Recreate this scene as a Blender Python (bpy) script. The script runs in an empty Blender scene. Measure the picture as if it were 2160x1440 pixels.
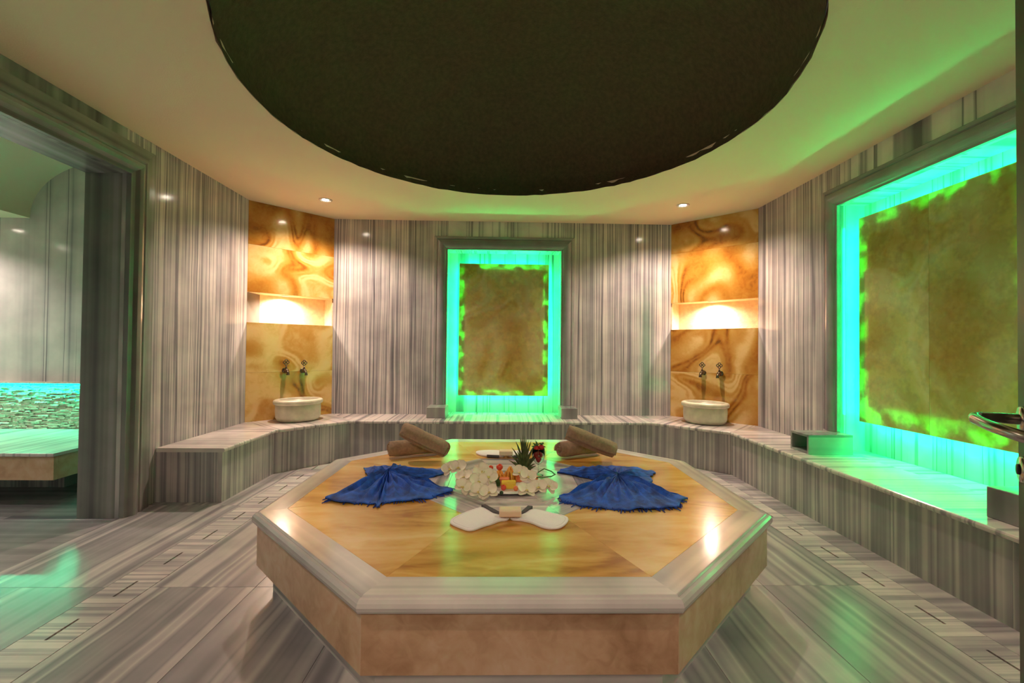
import bpy, bmesh, math, random
from mathutils import Vector, Matrix, noise
random.seed(7)
S = bpy.context.scene
COL = S.collection
PI = math.pi
# ------------------------------------------------------------------ camera
H = 1.25
RIGHT = Vector((0.99963618, -0.02494542, 0.01025788))
FWD = Vector((0.02478511, 0.99957313, 0.01546816))
UP = Vector((-0.01063936, -0.01520829, 0.99982774))
cam = bpy.data.cameras.new('camera')
camo = bpy.data.objects.new('camera', cam); COL.objects.link(camo)
cam.sensor_width = 36.0; cam.lens = 939.4 / 2160 * 36
cam.clip_start = 0.02
M = Matrix((RIGHT, UP, -FWD)).transposed().to_4x4(); M.translation = Vector((0, 0, H))
camo.matrix_world = M
S.camera = camo
# ------------------------------------------------------------------ world, light levels, exposure
w = bpy.data.worlds.new('world'); S.world = w; w.use_nodes = True
w.node_tree.nodes['Background'].inputs[0].default_value = (1.0, 0.8, 0.6, 1)
w.node_tree.nodes['Background'].inputs[1].default_value = 0.03
S.view_settings.view_transform = 'Standard'; S.view_settings.look = 'None'
S.view_settings.gamma = 1.0; S.view_settings.use_curve_mapping = False
S.view_settings.exposure = 0.2
WARM = (1.0, 0.76, 0.60)
SPOT_W = 165.0
FRONT_W = 66.0          # each recessed ceiling spotlight
NICHE_W = 60.0          # each niche spotlight
SIDE_W = 75.0          # downlights of the side room
LED_E = 90.0           # green strips behind the onyx panels
LED_SIDE_E = 150.0
GREEN = (0.0, 1.0, 0.225)
TEAL = (0.0, 1.0, 0.48)
HALL_W = 30.0          # added fill light from the unseen hall behind the camera

# ------------------------------------------------------------------ dimensions
XL, XR, YB, C = -2.735, 2.824, 5.521, 2.822
HB = 0.429            # bench height
YF = 0.20            # front wall
CL = (XL, 4.853); BL = (-2.067, YB); BR = (2.125, YB); CR = (XR, 4.822)
CX, CY, ZT = 0.085, 2.843, 0.406

# ------------------------------------------------------------------ materials
def newmat(name):
    m = bpy.data.materials.new(name); m.use_nodes = True
    nt = m.node_tree; b = nt.nodes['Principled BSDF']
    return m, nt, b
def node(nt, typ, **kw):
    n = nt.nodes.new(typ)
    for k, v in kw.items():
        if k.startswith('i_'):
            key = k[2:]
            n.inputs[int(key) if key.isdigit() else key].default_value = v
        else: setattr(n, k, v)
    return n
def ramp(nt, stops, interp='LINEAR'):
    r = nt.nodes.new('ShaderNodeValToRGB'); cr = r.color_ramp; cr.interpolation = interp
    while len(cr.elements) < len(stops): cr.elements.new(0.5)
    for e, (p, c) in zip(cr.elements, stops):
        e.position = p; e.color = (*c, 1)
    return r
def plain(name, col, rough=0.6, metal=0.0, bump=0.0, bscale=80, var=0.0, vscale=8, **kw):
    m, nt, b = newmat(name)
    b.inputs['Base Color'].default_value = (*col, 1); b.inputs['Roughness'].default_value = rough
    b.inputs['Metallic'].default_value = metal
    tc = node(nt, 'ShaderNodeTexCoord')
    if var:
        n = node(nt, 'ShaderNodeTexNoise'); n.inputs['Scale'].default_value = vscale; n.inputs['Detail'].default_value = 4
        nt.links.new(tc.outputs['Object'], n.inputs['Vector'])
        lo = tuple(max(0, c * (1 - var)) for c in col); hi = tuple(min(1, c * (1 + var)) for c in col)
        r = ramp(nt, [(0.3, lo), (0.7, hi)]); nt.links.new(n.outputs['Fac'], r.inputs['Fac'])
        nt.links.new(r.outputs['Color'], b.inputs['Base Color'])
    if bump:
        n2 = node(nt, 'ShaderNodeTexNoise'); n2.inputs['Scale'].default_value = bscale; n2.inputs['Detail'].default_value = 3
        nt.links.new(tc.outputs['Object'], n2.inputs['Vector'])
        bp = node(nt, 'ShaderNodeBump'); bp.inputs['Strength'].default_value = bump; bp.inputs['Distance'].default_value = 0.01
        nt.links.new(n2.outputs['Fac'], bp.inputs['Height']); nt.links.new(bp.outputs['Normal'], b.inputs['Normal'])
    for k, v in kw.items(): b.inputs[k.replace('_', ' ')].default_value = v
    return m
def striped(name, scale, stops, rough=0.14, stretch=0.006, wob=0.008, fine=2.6, wA=0.6, bump=0.0):
    """banded marble: u of the UV runs across the bands, v along them"""
    m, nt, b = newmat(name); L = nt.links.new
    uv = node(nt, 'ShaderNodeUVMap')
    d = node(nt, 'ShaderNodeTexNoise'); d.inputs['Scale'].default_value = 1.6; d.inputs['Detail'].default_value = 2
    L(uv.outputs['UV'], d.inputs['Vector'])
    sub = node(nt, 'ShaderNodeVectorMath', operation='SUBTRACT'); sub.inputs[1].default_value = (0.5, 0.5, 0.5)
    L(d.outputs['Color'], sub.inputs[0])
    sc = node(nt, 'ShaderNodeVectorMath', operation='MULTIPLY'); sc.inputs[1].default_value = (wob * 2, 0, 0)
    L(sub.outputs[0], sc.inputs[0])
    ad = node(nt, 'ShaderNodeVectorMath', operation='ADD'); L(uv.outputs['UV'], ad.inputs[0]); L(sc.outputs[0], ad.inputs[1])
    mu = node(nt, 'ShaderNodeVectorMath', operation='MULTIPLY'); mu.inputs[1].default_value = (1, stretch, 1)
    L(ad.outputs[0], mu.inputs[0])
    a = node(nt, 'ShaderNodeTexNoise'); a.inputs['Scale'].default_value = scale; a.inputs['Detail'].default_value = 2.0; a.inputs['Roughness'].default_value = 0.5
    f = node(nt, 'ShaderNodeTexNoise'); f.inputs['Scale'].default_value = scale * fine; f.inputs['Detail'].default_value = 2.0
    L(mu.outputs[0], a.inputs['Vector']); L(mu.outputs[0], f.inputs['Vector'])
    mx = node(nt, 'ShaderNodeMix', data_type='FLOAT'); mx.inputs[0].default_value = 1 - wA
    L(a.outputs['Fac'], mx.inputs[2]); L(f.outputs['Fac'], mx.inputs[3])
    st = node(nt, 'ShaderNodeMapRange', clamp=True); st.inputs[1].default_value = 0.30; st.inputs[2].default_value = 0.70
    L(mx.outputs[0], st.inputs[0])
    r = ramp(nt, stops); L(st.outputs[0], r.inputs['Fac'])
    # soft clouding
    cl = node(nt, 'ShaderNodeTexNoise'); cl.inputs['Scale'].default_value = 3.0; cl.inputs['Detail'].default_value = 5
    L(uv.outputs['UV'], cl.inputs['Vector'])
    rc = ramp(nt, [(0.28, (0.70, 0.70, 0.72)), (0.68, (1.0, 1.0, 1.0))]); L(cl.outputs['Fac'], rc.inputs['Fac'])
    mm = node(nt, 'ShaderNodeMix', data_type='RGBA', blend_type='MULTIPLY'); mm.inputs[0].default_value = 1
    L(r.outputs['Color'], mm.inputs[6]); L(rc.outputs['Color'], mm.inputs[7])
    L(mm.outputs[2], b.inputs['Base Color'])
    b.inputs['Roughness'].default_value = rough
    if bump:
        bn = node(nt, 'ShaderNodeTexNoise'); bn.inputs['Scale'].default_value = 40; bn.inputs['Detail'].default_value = 3
        L(uv.outputs['UV'], bn.inputs['Vector'])
        bp = node(nt, 'ShaderNodeBump'); bp.inputs['Strength'].default_value = bump; bp.inputs['Distance'].default_value = 0.003
        L(bn.outputs['Fac'], bp.inputs['Height']); L(bp.outputs['Normal'], b.inputs['Normal'])
    return m
W1, W2, G1, G2, D1 = (0.74, 0.67, 0.64), (0.60, 0.55, 0.54), (0.40, 0.375, 0.39), (0.28, 0.265, 0.285), (0.16, 0.15, 0.17)
M_wall = striped('banded_marble_wall', 8.0, [(0.05, D1), (0.22, G2), (0.32, G1), (0.38, W2), (0.43, G2), (0.48, G1), (0.52, W1), (0.57, W2), (0.61, G1), (0.66, D1), (0.70, G1), (0.76, W1), (0.9, G1)], rough=0.12, fine=3.0, wA=0.6)
M_wall_pale = striped('pale_banded_marble', 2.6, [(0.05, D1), (0.15, G2), (0.24, G1), (0.29, W1), (0.45, W1), (0.54, W2), (0.555, D1), (0.575, W1), (0.70, W2), (0.74, G2), (0.77, W1)], rough=0.12, fine=3.2, wA=0.72)
M_bench = striped('banded_marble_bench', 4.6, [(0.05, D1), (0.22, G2), (0.32, G1), (0.40, W2), (0.46, G1), (0.54, G2), (0.62, W2), (0.70, G2), (0.80, W2)], rough=0.22)
M_top = striped('banded_marble_top', 8.0, [(0.05, G2), (0.25, G1), (0.36, W1), (0.55, W1), (0.62, G1), (0.68, W1), (0.82, G2)], rough=0.16)
M_floor = striped('banded_marble_floor', 2.7, [(0.05, D1), (0.22, G2), (0.34, G1), (0.42, G2), (0.50, W2), (0.56, G1), (0.63, G2), (0.72, W2), (0.85, G1)], rough=0.27, wob=0.025, fine=2.8, wA=0.68, bump=0.10)
M_drain = striped('pale_banded_marble_strip', 9.0, [(0.05, G2), (0.25, G1), (0.38, W2), (0.52, W1), (0.60, G1), (0.66, W2), (0.80, G1)], rough=0.24, fine=3.0)
M_floor_side = striped('dark_banded_marble_floor', 4.0, [(0.1, D1), (0.35, G2), (0.55, G1), (0.75, G2), (0.9, W2)], rough=0.24, wob=0.03, bump=0.1)
M_rim = striped('pale_grey_marble', 4.0, [(0.08, G1), (0.28, W2), (0.45, W1), (0.62, G1), (0.70, W1), (0.9, W2)], rough=0.15, bump=0.05)
M_medal = striped('grey_marble_medallion', 9.0, [(0.05, D1), (0.25, G2), (0.42, G1), (0.52, W2), (0.62, G1), (0.80, W1)], rough=0.10)
M_frame = striped('grey_marble_moulding', 3.0, [(0.1, D1), (0.35, G2), (0.6, (0.40, 0.385, 0.37)), (0.85, G2)], rough=0.18)
M_casing = striped('dark_grey_marble_casing', 6.0, [(0.1, (0.10, 0.098, 0.10)), (0.35, (0.19, 0.185, 0.18)), (0.6, (0.28, 0.27, 0.255)), (0.85, G1)], rough=0.2)

def onyx(name, stops, scale=1.15, dist=0.8, rough=0.12, translucent=0.0, bump=0.0, squash=(1, 1, 1), rings=20.0, band=0.34, mottle=0.5, detail=1.5, warp=2.2, mscale=5.5, lines=0.10, grain=0.35):
    m, nt, b = newmat(name); L = nt.links.new
    g = node(nt, 'ShaderNodeNewGeometry'); oi = node(nt, 'ShaderNodeObjectInfo')
    of = node(nt, 'ShaderNodeVectorMath', operation='MULTIPLY_ADD'); of.inputs[1].default_value = squash
    cx = node(nt, 'ShaderNodeCombineXYZ')
    m1 = node(nt, 'ShaderNodeMath', operation='MULTIPLY'); m1.inputs[1].default_value = 37.0; L(oi.outputs['Random'], m1.inputs[0])
    for i in range(3): L(m1.outputs[0], cx.inputs[i])
    L(g.outputs['Position'], of.inputs[0]); L(cx.outputs[0], of.inputs[2])
    n = node(nt, 'ShaderNodeTexNoise'); n.inputs['Scale'].default_value = scale; n.inputs['Detail'].default_value = detail
    n.inputs['Roughness'].default_value = 0.5; n.inputs['Distortion'].default_value = dist
    L(of.outputs[0], n.inputs['Vector'])
    n2 = node(nt, 'ShaderNodeTexNoise'); n2.inputs['Scale'].default_value = mscale; n2.inputs['Detail'].default_value = 6; n2.inputs['Distortion'].default_value = 0.6
    L(of.outputs[0], n2.inputs['Vector'])
    # growth rings: fold the warped field
    ml = node(nt, 'ShaderNodeMath', operation='MULTIPLY'); ml.inputs[1].default_value = rings; L(n.outputs['Fac'], ml.inputs[0])
    m2 = node(nt, 'ShaderNodeMath', operation='MULTIPLY_ADD'); m2.inputs[1].default_value = warp; L(n2.outputs['Fac'], m2.inputs[0]); L(ml.outputs[0], m2.inputs[2])
    sn = node(nt, 'ShaderNodeMath', operation='SINE'); L(m2.outputs[0], sn.inputs[0])
    c1 = node(nt, 'ShaderNodeMath', operation='MULTIPLY_ADD'); c1.inputs[1].default_value = band; c1.inputs[2].default_value = 0.5 - mottle * 0.5; L(sn.outputs[0], c1.inputs[0])
    c2 = node(nt, 'ShaderNodeMath', operation='MULTIPLY_ADD'); c2.inputs[1].default_value = mottle; L(n2.outputs['Fac'], c2.inputs[0]); L(c1.outputs[0], c2.inputs[2])
    m3 = node(nt, 'ShaderNodeMath', operation='MULTIPLY'); m3.inputs[1].default_value = 5.3; L(m2.outputs[0], m3.inputs[0])
    s3 = node(nt, 'ShaderNodeMath', operation='SINE'); L(m3.outputs[0], s3.inputs[0])
    n4 = node(nt, 'ShaderNodeTexNoise'); n4.inputs['Scale'].default_value = 2.0; n4.inputs['Detail'].default_value = 2; L(of.outputs[0], n4.inputs['Vector'])
    r4 = ramp(nt, [(0.45, (0.0,) * 3), (0.62, (1.0,) * 3)]); L(n4.outputs['Fac'], r4.inputs['Fac'])
    p4 = node(nt, 'ShaderNodeMath', operation='MULTIPLY'); L(s3.outputs[0], p4.inputs[0]); L(r4.outputs['Color'], p4.inputs[1])
    c3 = node(nt, 'ShaderNodeMath', operation='MULTIPLY_ADD'); c3.inputs[1].default_value = lines; L(p4.outputs[0], c3.inputs[0]); L(c2.outputs[0], c3.inputs[2])
    n5 = node(nt, 'ShaderNodeTexNoise'); n5.inputs['Scale'].default_value = 16; n5.inputs['Detail'].default_value = 6; n5.inputs['Distortion'].default_value = 1.2; L(of.outputs[0], n5.inputs['Vector'])
    h5 = node(nt, 'ShaderNodeMath', operation='SUBTRACT'); h5.inputs[1].default_value = 0.5; L(n5.outputs['Fac'], h5.inputs[0])
    c5 = node(nt, 'ShaderNodeMath', operation='MULTIPLY_ADD'); c5.inputs[1].default_value = grain; L(h5.outputs[0], c5.inputs[0]); L(c3.outputs[0], c5.inputs[2])
    r = ramp(nt, stops); L(c5.outputs[0], r.inputs['Fac'])
    L(r.outputs['Color'], b.inputs['Base Color']); b.inputs['Roughness'].default_value = rough
    if translucent:
        tr = node(nt, 'ShaderNodeBsdfTranslucent'); mx = node(nt, 'ShaderNodeMixShader')
        n3 = node(nt, 'ShaderNodeTexNoise'); n3.inputs['Scale'].default_value = 8; n3.inputs['Detail'].default_value = 3
        L(g.outputs['Position'], n3.inputs['Vector'])
        r3 = ramp(nt, [(0.42, (0.02,) * 3), (0.60, (1.0,) * 3)]); L(n3.outputs['Fac'], r3.inputs['Fac'])
        mt = node(nt, 'ShaderNodeMix', data_type='RGBA', blend_type='MULTIPLY'); mt.inputs[0].default_value = 1; mx.inputs[0].default_value = translucent
        L(r.outputs['Color'], mt.inputs[6]); L(r3.outputs['Color'], mt.inputs[7]); L(mt.outputs[2], tr.inputs['Color'])
        L(b.outputs[0], mx.inputs[1]); L(tr.outputs[0], mx.inputs[2])
        L(mx.outputs[0], nt.nodes['Material Output'].inputs['Surface'])
    return m
A_P, A_L, A_M, A_O, A_B = (0.74, 0.50, 0.22), (0.60, 0.33, 0.085), (0.50, 0.235, 0.038), (0.40, 0.15, 0.02), (0.20, 0.075, 0.015)
M_onyx = onyx('amber_onyx_wall', [(0.04, A_B), (0.16, A_O), (0.34, A_M), (0.58, A_L), (0.80, (0.74, 0.48, 0.19)), (0.92, A_P)], scale=1.2, dist=0.6, rings=22, band=0.32, mottle=0.40, detail=1.0, warp=1.6, mscale=3.0, lines=0.16, grain=0.3)
M_onyx_top = onyx('amber_onyx_platform', [(0.06, (0.38, 0.16, 0.025)), (0.26, (0.54, 0.27, 0.05)), (0.46, (0.65, 0.36, 0.085)), (0.66, (0.71, 0.43, 0.13)), (0.90, (0.78, 0.53, 0.22))], scale=1.1, dist=0.3, rough=0.19, squash=(0.6, 1.8, 1), rings=20, band=0.24, mottle=1.1)
M_onyx_lit = onyx('backlit_onyx', [(0.06, (0.44, 0.24, 0.045)), (0.28, (0.62, 0.37, 0.09)), (0.50, (0.74, 0.50, 0.17)), (0.72, (0.82, 0.61, 0.27)), (0.92, (0.86, 0.68, 0.36))], scale=1.4, dist=0.6, rough=0.2, translucent=0.40, rings=14, band=0.24, mottle=0.5, warp=1.8, mscale=2.4, lines=0.14, grain=0.35)
M_skirt = onyx('pinkish_onyx_skirt', [(0.10, (0.30, 0.15, 0.075)), (0.34, (0.46, 0.26, 0.15)), (0.58, (0.60, 0.37, 0.23)), (0.85, (0.68, 0.47, 0.33))], scale=1.3, dist=0.5, rough=0.22, rings=12, band=0.14, mottle=0.9, mscale=4.0, lines=0.07, grain=0.5)
M_ceiling = plain('cream_plaster', (0.82, 0.69, 0.51), 0.85, bump=0.12, bscale=130)
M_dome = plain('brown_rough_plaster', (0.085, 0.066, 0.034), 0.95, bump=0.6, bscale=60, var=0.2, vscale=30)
M_grout = plain('grey_grout', (0.16, 0.15, 0.13), 0.9)
M_brassgrout = plain('ochre_drain_metal', (0.18, 0.13, 0.05), 0.5)
M_dark = plain('drain_shadow', (0.03, 0.028, 0.02), 0.9)
M_trav = plain('white_travertine', (0.80, 0.68, 0.50), 0.55, bump=0.35, bscale=45, var=0.12, vscale=25)
M_basin = plain('cream_marble_basin', (0.66, 0.60, 0.46), 0.35, var=0.14, vscale=12, bump=0.05)
M_tap = plain('tarnished_brass', (0.16, 0.13, 0.10), 0.28, metal=1.0)
M_steel = plain('brushed_steel', (0.55, 0.50, 0.45), 0.25, metal=1.0)
M_door = plain('dark_brushed_metal', (0.10, 0.09, 0.075), 0.5, metal=0.6, var=0.15, vscale=3)
M_towel = plain('taupe_terry', (0.48, 0.29, 0.155), 0.95, bump=0.9, bscale=420, var=0.18, vscale=60, Sheen_Weight=0.4)
M_blue = plain('blue_cotton', (0.010, 0.085, 0.46), 0.75, bump=0.6, bscale=240, var=0.6, vscale=18)
M_bluedark = plain('blue_cotton_fringe', (0.008, 0.04, 0.28), 0.9)
M_white = plain('white_cotton', (0.88, 0.85, 0.86), 0.85, bump=0.3, bscale=300)
M_piping = plain('white_piping', (0.72, 0.66, 0.68), 0.7)
M_greytrim = plain('dark_grey_trim', (0.09, 0.085, 0.09), 0.9, bump=0.6, bscale=260)
M_soap = plain('cream_soap', (0.82, 0.63, 0.45), 0.4)
M_petal = plain('orchid_petal', (0.88, 0.80, 0.62), 0.6, Subsurface_Weight=0.0)
M_lip = plain('orchid_lip', (0.72, 0.60, 0.18), 0.6)
M_plate = plain('white_china', (0.82, 0.79, 0.77), 0.15)
M_leaf = plain('green_leaf', (0.05, 0.12, 0.025), 0.5, var=0.4, vscale=30)
M_pine = plain('pineapple_leaf', (0.085, 0.12, 0.035), 0.55, var=0.5, vscale=40)
M_red = plain('strawberry_red', (0.50, 0.02, 0.02), 0.25, bump=0.3, bscale=150)
M_tomato = plain('tomato_red', (0.70, 0.07, 0.03), 0.2)
M_orange = plain('papaya_orange', (0.86, 0.38, 0.05), 0.35, var=0.2, vscale=40)
M_coral = plain('melon_coral', (0.80, 0.20, 0.07), 0.35)
M_yellow = plain('pineapple_yellow', (0.82, 0.58, 0.05), 0.4, bump=0.3, bscale=120)
M_olive = plain('dark_green_grape', (0.02, 0.06, 0.02), 0.2)
M_black = plain('black_rubber', (0.015, 0.015, 0.015), 0.5)
M_stone = plain('split_stone', (0.60, 0.55, 0.45), 0.85, bump=0.5, bscale=70, var=0.25, vscale=30)
M_lamp_ring = plain('white_lamp_ring', (0.7, 0.66, 0.6), 0.4)
def emit(name, col, st):
    m, nt, b = newmat(name); b.inputs['Base Color'].default_value = (0, 0, 0, 1)
    b.inputs['Emission Color'].default_value = (*col, 1); b.inputs['Emission Strength'].default_value = st
    return m
M_led = emit('green_led', GREEN, LED_E)
M_led_low = emit('green_led_boosted', GREEN, LED_E * 1.8)  # single bottom strip, boosted to throw more green onto the bench
M_led_side = emit('teal_led', TEAL, LED_SIDE_E)
M_lens = emit('lamp_lens', (1.0, 0.85, 0.68), 60.0)
m, nt, b = newmat('clear_glass'); b.inputs['Transmission Weight'].default_value = 1.0; b.inputs['Roughness'].default_value = 0.02; b.inputs['IOR'].default_value = 1.25
M_glass = m

# ------------------------------------------------------------------ mesh helpers
def tag(o, label=None, cat=None, group=None, kind=None):
    if label: o['label'] = label
    if cat: o['category'] = cat
    if group: o['group'] = group
    if kind: o['kind'] = kind
    return o
def empty(name, loc=(0, 0, 0), label=None, cat=None, group=None, kind=None):
    o = bpy.data.objects.new(name, None); COL.objects.link(o); o.location = loc; o.empty_display_size = 0.05
    return tag(o, label, cat, group, kind)
def link(name, me, mat, parent=None, smooth=False):
    if mat is not None and not me.materials: me.materials.append(mat)
    o = bpy.data.objects.new(name, me); COL.objects.link(o)
    if parent is not None:
        o.parent = parent
        o.matrix_parent_inverse = Matrix.Translation(parent.location).inverted() if parent.type == 'EMPTY' and parent.get('_world', True) else Matrix()
    if smooth:
        for p in me.polygons: p.use_smooth = True
    return o
def setuv(me, uax, vax, off=(0, 0)):
    uax = Vector(uax); vax = Vector(vax)
    l = me.uv_layers.new(name='UVMap')
    for lp in me.loops:
        co = me.vertices[lp.vertex_index].co
        l.data[lp.index].uv = (co.dot(uax) + off[0], co.dot(vax) + off[1])
def mesh(name, V, F, mat, parent=None, uv=None, bevel=0.0, seg=1, smooth=False):
    me = bpy.data.meshes.new(name)
    bm = bmesh.new()
    vs = [bm.verts.new(v) for v in V]
    for f in F:
        try: bm.faces.new([vs[i] for i in f])
        except ValueError: pass
    bmesh.ops.recalc_face_normals(bm, faces=bm.faces[:])
    if bevel: bmesh.ops.bevel(bm, geom=bm.edges[:], offset=bevel, segments=seg, profile=0.5, affect='EDGES', clamp_overlap=True)
    bm.to_mesh(me); bm.free()
    if uv: setuv(me, *uv)
    return link(name, me, mat, parent, smooth)
def prism(name, poly, z0, z1, mat, parent=None, uv=None, bevel=0.0, seg=1):
    n = len(poly)
    V = [(x, y, z0) for x, y in poly] + [(x, y, z1) for x, y in poly]
    F = [tuple(range(n - 1, -1, -1)), tuple(range(n, 2 * n))] + [(i, (i + 1) % n, n + (i + 1) % n, n + i) for i in range(n)]
    return mesh(name, V, F, mat, parent, uv, bevel, seg)
BF = [(0, 3, 2, 1), (4, 5, 6, 7), (0, 1, 5, 4), (1, 2, 6, 5), (2, 3, 7, 6), (3, 0, 4, 7)]
def box(name, lo, hi, mat, parent=None, uv=None, bevel=0.0, seg=1):
    (a, b_, c), (d, e, f) = lo, hi
    return prism(name, [(a, b_), (d, b_), (d, e), (a, e)], c, f, mat, parent, uv, bevel, seg)
UX, UY, UZ = (1, 0, 0), (0, 1, 0), (0, 0, 1)
def wallrun(parent, p0, p1, out, z0, z1, th, mat, n, name='wall_slab', seed=0):
    """vertical slabs from p0 to p1 in plan, thickness th towards `out`"""
    p0 = Vector((*p0, 0)); p1 = Vector((*p1, 0)); d = (p1 - p0); ln = d.length; d.normalize(); o = Vector((*out, 0)).normalized() * th
    for i in range(n):
        a = p0 + d * (ln * i / n + 0.0006); b2 = p0 + d * (ln * (i + 1) / n - 0.0006)
        prism(name, [(a.x, a.y), (b2.x, b2.y), (b2.x + o.x, b2.y + o.y), (a.x + o.x, a.y + o.y)], z0, z1, mat, parent, (d, UZ, (seed, i * 3.7 + seed)))
def lathe(name, prof, n, mat, parent=None, loc=(0, 0, 0), sx=1, sy=1, rot=0, smooth=True):
    V = []; F = []
    for (r, z) in prof:
        for k in range(n):
            a = 2 * PI * k / n
            x, y = r * math.cos(a) * sx, r * math.sin(a) * sy
            V.append((loc[0] + x * math.cos(rot) - y * math.sin(rot), loc[1] + x * math.sin(rot) + y * math.cos(rot), loc[2] + z))
    for i in range(len(prof) - 1):
        for k in range(n):
            F.append((i * n + k, i * n + (k + 1) % n, (i + 1) * n + (k + 1) % n, (i + 1) * n + k))
    if prof[0][0] > 1e-6: F.append(tuple(range(n - 1, -1, -1)))
    m_ = len(prof) - 1
    if prof[-1][0] > 1e-6: F.append(tuple(m_ * n + k for k in range(n)))
    me_o = mesh(name, V, F, mat, parent, None, 0, 1, smooth)
    return me_o
def tube(name, pts, rad, mat, parent=None, n=8, smooth=True):
    pts = [Vector(p) for p in pts]; V = []; F = []
    rads = rad if isinstance(rad, (list, tuple)) else [rad] * len(pts)
    up = Vector((0.13, 0.31, 0.94)).normalized()
    for i, p in enumerate(pts):
        t = (pts[min(i + 1, len(pts) - 1)] - pts[max(i - 1, 0)]).normalized()
        s = t.cross(up)
        if s.length < 1e-3: s = t.cross(Vector((1, 0, 0)))
        s.normalize(); q = s.cross(t)
        for k in range(n):
            a = 2 * PI * k / n; V.append(p + (s * math.cos(a) + q * math.sin(a)) * rads[i])
    for i in range(len(pts) - 1):
        for k in range(n): F.append((i * n + k, i * n + (k + 1) % n, (i + 1) * n + (k + 1) % n, (i + 1) * n + k))
    F.append(tuple(range(n - 1, -1, -1))); F.append(tuple((len(pts) - 1) * n + k for k in range(n)))
    return mesh(name, V, F, mat, parent, None, 0, 1, smooth)
def octo(a, rot=0.0, cx=CX, cy=CY):
    r = a / math.cos(PI / 8)
    return [(cx + r * math.cos(rot + PI / 8 + k * PI / 4), cy + r * math.sin(rot + PI / 8 + k * PI / 4)) for k in range(8)]

# ================================================================== SETTING
# ---- floor: base plus tiles
floor = box('floor', (-6.3, YF - 0.3, -0.12), (3.1, 5.9, -0.022), M_grout); tag(floor, kind='structure')
floor['label'] = 'grey and white banded marble floor with slotted drain strips'
def ftile(x0, x1, y0, y1, along_y=True, mat=M_floor):
    g = 0.0008; s = (random.uniform(0, 30), random.uniform(0, 400))
    box('floor_tile', (x0 + g, y0 + g, -0.022), (x1 - g, y1 - g, 0.0), mat, floor, ((UX, UY, s) if along_y else (UY, UX, s)), bevel=0.0008)
rows = [YF, 1.16, 2.362, 3.56, 4.76, 5.45]
xs = [-1.792 + i * (1.945 + 1.792) / 7 for i in range(8)]
for i in range(7):
    for j in range(5): ftile(xs[i], xs[i + 1], rows[j], rows[j + 1])
for j in range(5):
    ftile(-2.735, -2.02, rows[j], rows[j + 1])
for k in range(6): ftile(2.162, 2.5, YF + k * 0.9, YF + (k + 1) * 0.9, False)
for a in range(4):
    for k in range(3): ftile(-5.9 + a * 0.79125, -5.9 + (a + 1) * 0.79125, 0.9 + k * 1.183, 0.9 + (k + 1) * 1.183, False, M_floor_side)
def drain(x0, x1, y0, per, n, sx):
    """marble strip pieces with a long slot cut through each"""
    for k in range(n):
        a = y0 + k * per + 0.0008; b2 = y0 + (k + 1) * per - 0.0008; m0 = (a + b2) / 2 - 0.075; m1 = m0 + 0.15
        V = []; F = []
        for (ax, bx, ay, by) in ((x0, sx - 0.006, a, b2), (sx + 0.006, x1, a, b2), (sx - 0.006, sx + 0.006, a, m0), (sx - 0.006, sx + 0.006, m1, b2)):
            o = len(V); V += [(ax, ay, -0.022), (bx, ay, -0.022), (bx, by, -0.022), (ax, by, -0.022), (ax, ay, 0), (bx, ay, 0), (bx, by, 0), (ax, by, 0)]
            F += [tuple(o + i for i in f) for f in BF]
        mesh('drain_tile', V, F, M_drain, floor, (UY, UX, (random.uniform(0, 30), random.uniform(0, 400))))
drain(-2.018, -1.794, 1.855 - 0.33 * 5, 0.33, 14, -1.907)
drain(1.947, 2.160, 1.935 - 0.325 * 5, 0.325, 14, 2.062)
for x in (-1.907, 2.062):
    box('drain_channel', (x - 0.02, 0.1, -0.0219), (x + 0.02, 4.9, -0.012), M_brassgrout, floor)

# ---- ceiling with the round opening and dome
DC, DR = (0.08, 2.88), 1.665
bm = bmesh.new()
outer = [(XL - 0.04, YF - 0.1), (XR + 0.04, YF - 0.1), (XR + 0.04, 4.86), (2.15, YB + 0.04), (-2.09, YB + 0.04), (XL - 0.04, 4.89)]
N = 128
rimpts = []
for k in range(N):
    a = 2 * PI * k / N; rr = DR + random.uniform(-0.006, 0.006)
    rimpts.append((DC[0] + rr * math.cos(a), DC[1] + rr * math.sin(a)))
def loop(bm, pts, z):
    vs = [bm.verts.new((x, y, z)) for x, y in pts]
    return [bm.edges.new((vs[i], vs[(i + 1) % len(vs)])) for i in range(len(vs))]
ed = loop(bm, outer, C) + loop(bm, rimpts, C)
bmesh.ops.triangle_fill(bm, edges=ed, use_beauty=True)
bmesh.ops.recalc_face_normals(bm, faces=bm.faces[:])
ex = bmesh.ops.extrude_face_region(bm, geom=bm.faces[:])
for v in [g for g in ex['geom'] if isinstance(g, bmesh.types.BMVert)]: v.co.z += 0.05
bmesh.ops.recalc_face_normals(bm, faces=bm.faces[:])
me = bpy.data.meshes.new('ceiling'); bm.to_mesh(me); bm.free()
ceiling = link('ceiling', me, M_ceiling); tag(ceiling, kind='structure')
# dome shell (open below), with a ragged plaster lip
V = []; F = []; R_ = 24
for i in range(R_ + 1):
    t = i / R_
    for k in range(N):
        a = 2 * PI * k / N
        if i == 0: r, z = DR - 0.010 + random.uniform(-0.008, 0.003), C - 0.004 + random.uniform(-0.008, 0.0)
        else:
            th = t * PI / 2; r = (DR + 0.012) * math.cos(th * 0.999); z = C + 0.05 + 0.85 * math.sin(th)
        V.append((DC[0] + r * math.cos(a), DC[1] + r * math.sin(a), z))
for i in range(R_):
    for k in range(N): F.append((i * N + k, i * N + (k + 1) % N, (i + 1) * N + (k + 1) % N, (i + 1) * N + k))
dome = mesh('ceiling_dome', V, F, M_dome, ceiling, smooth=True)

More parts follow.
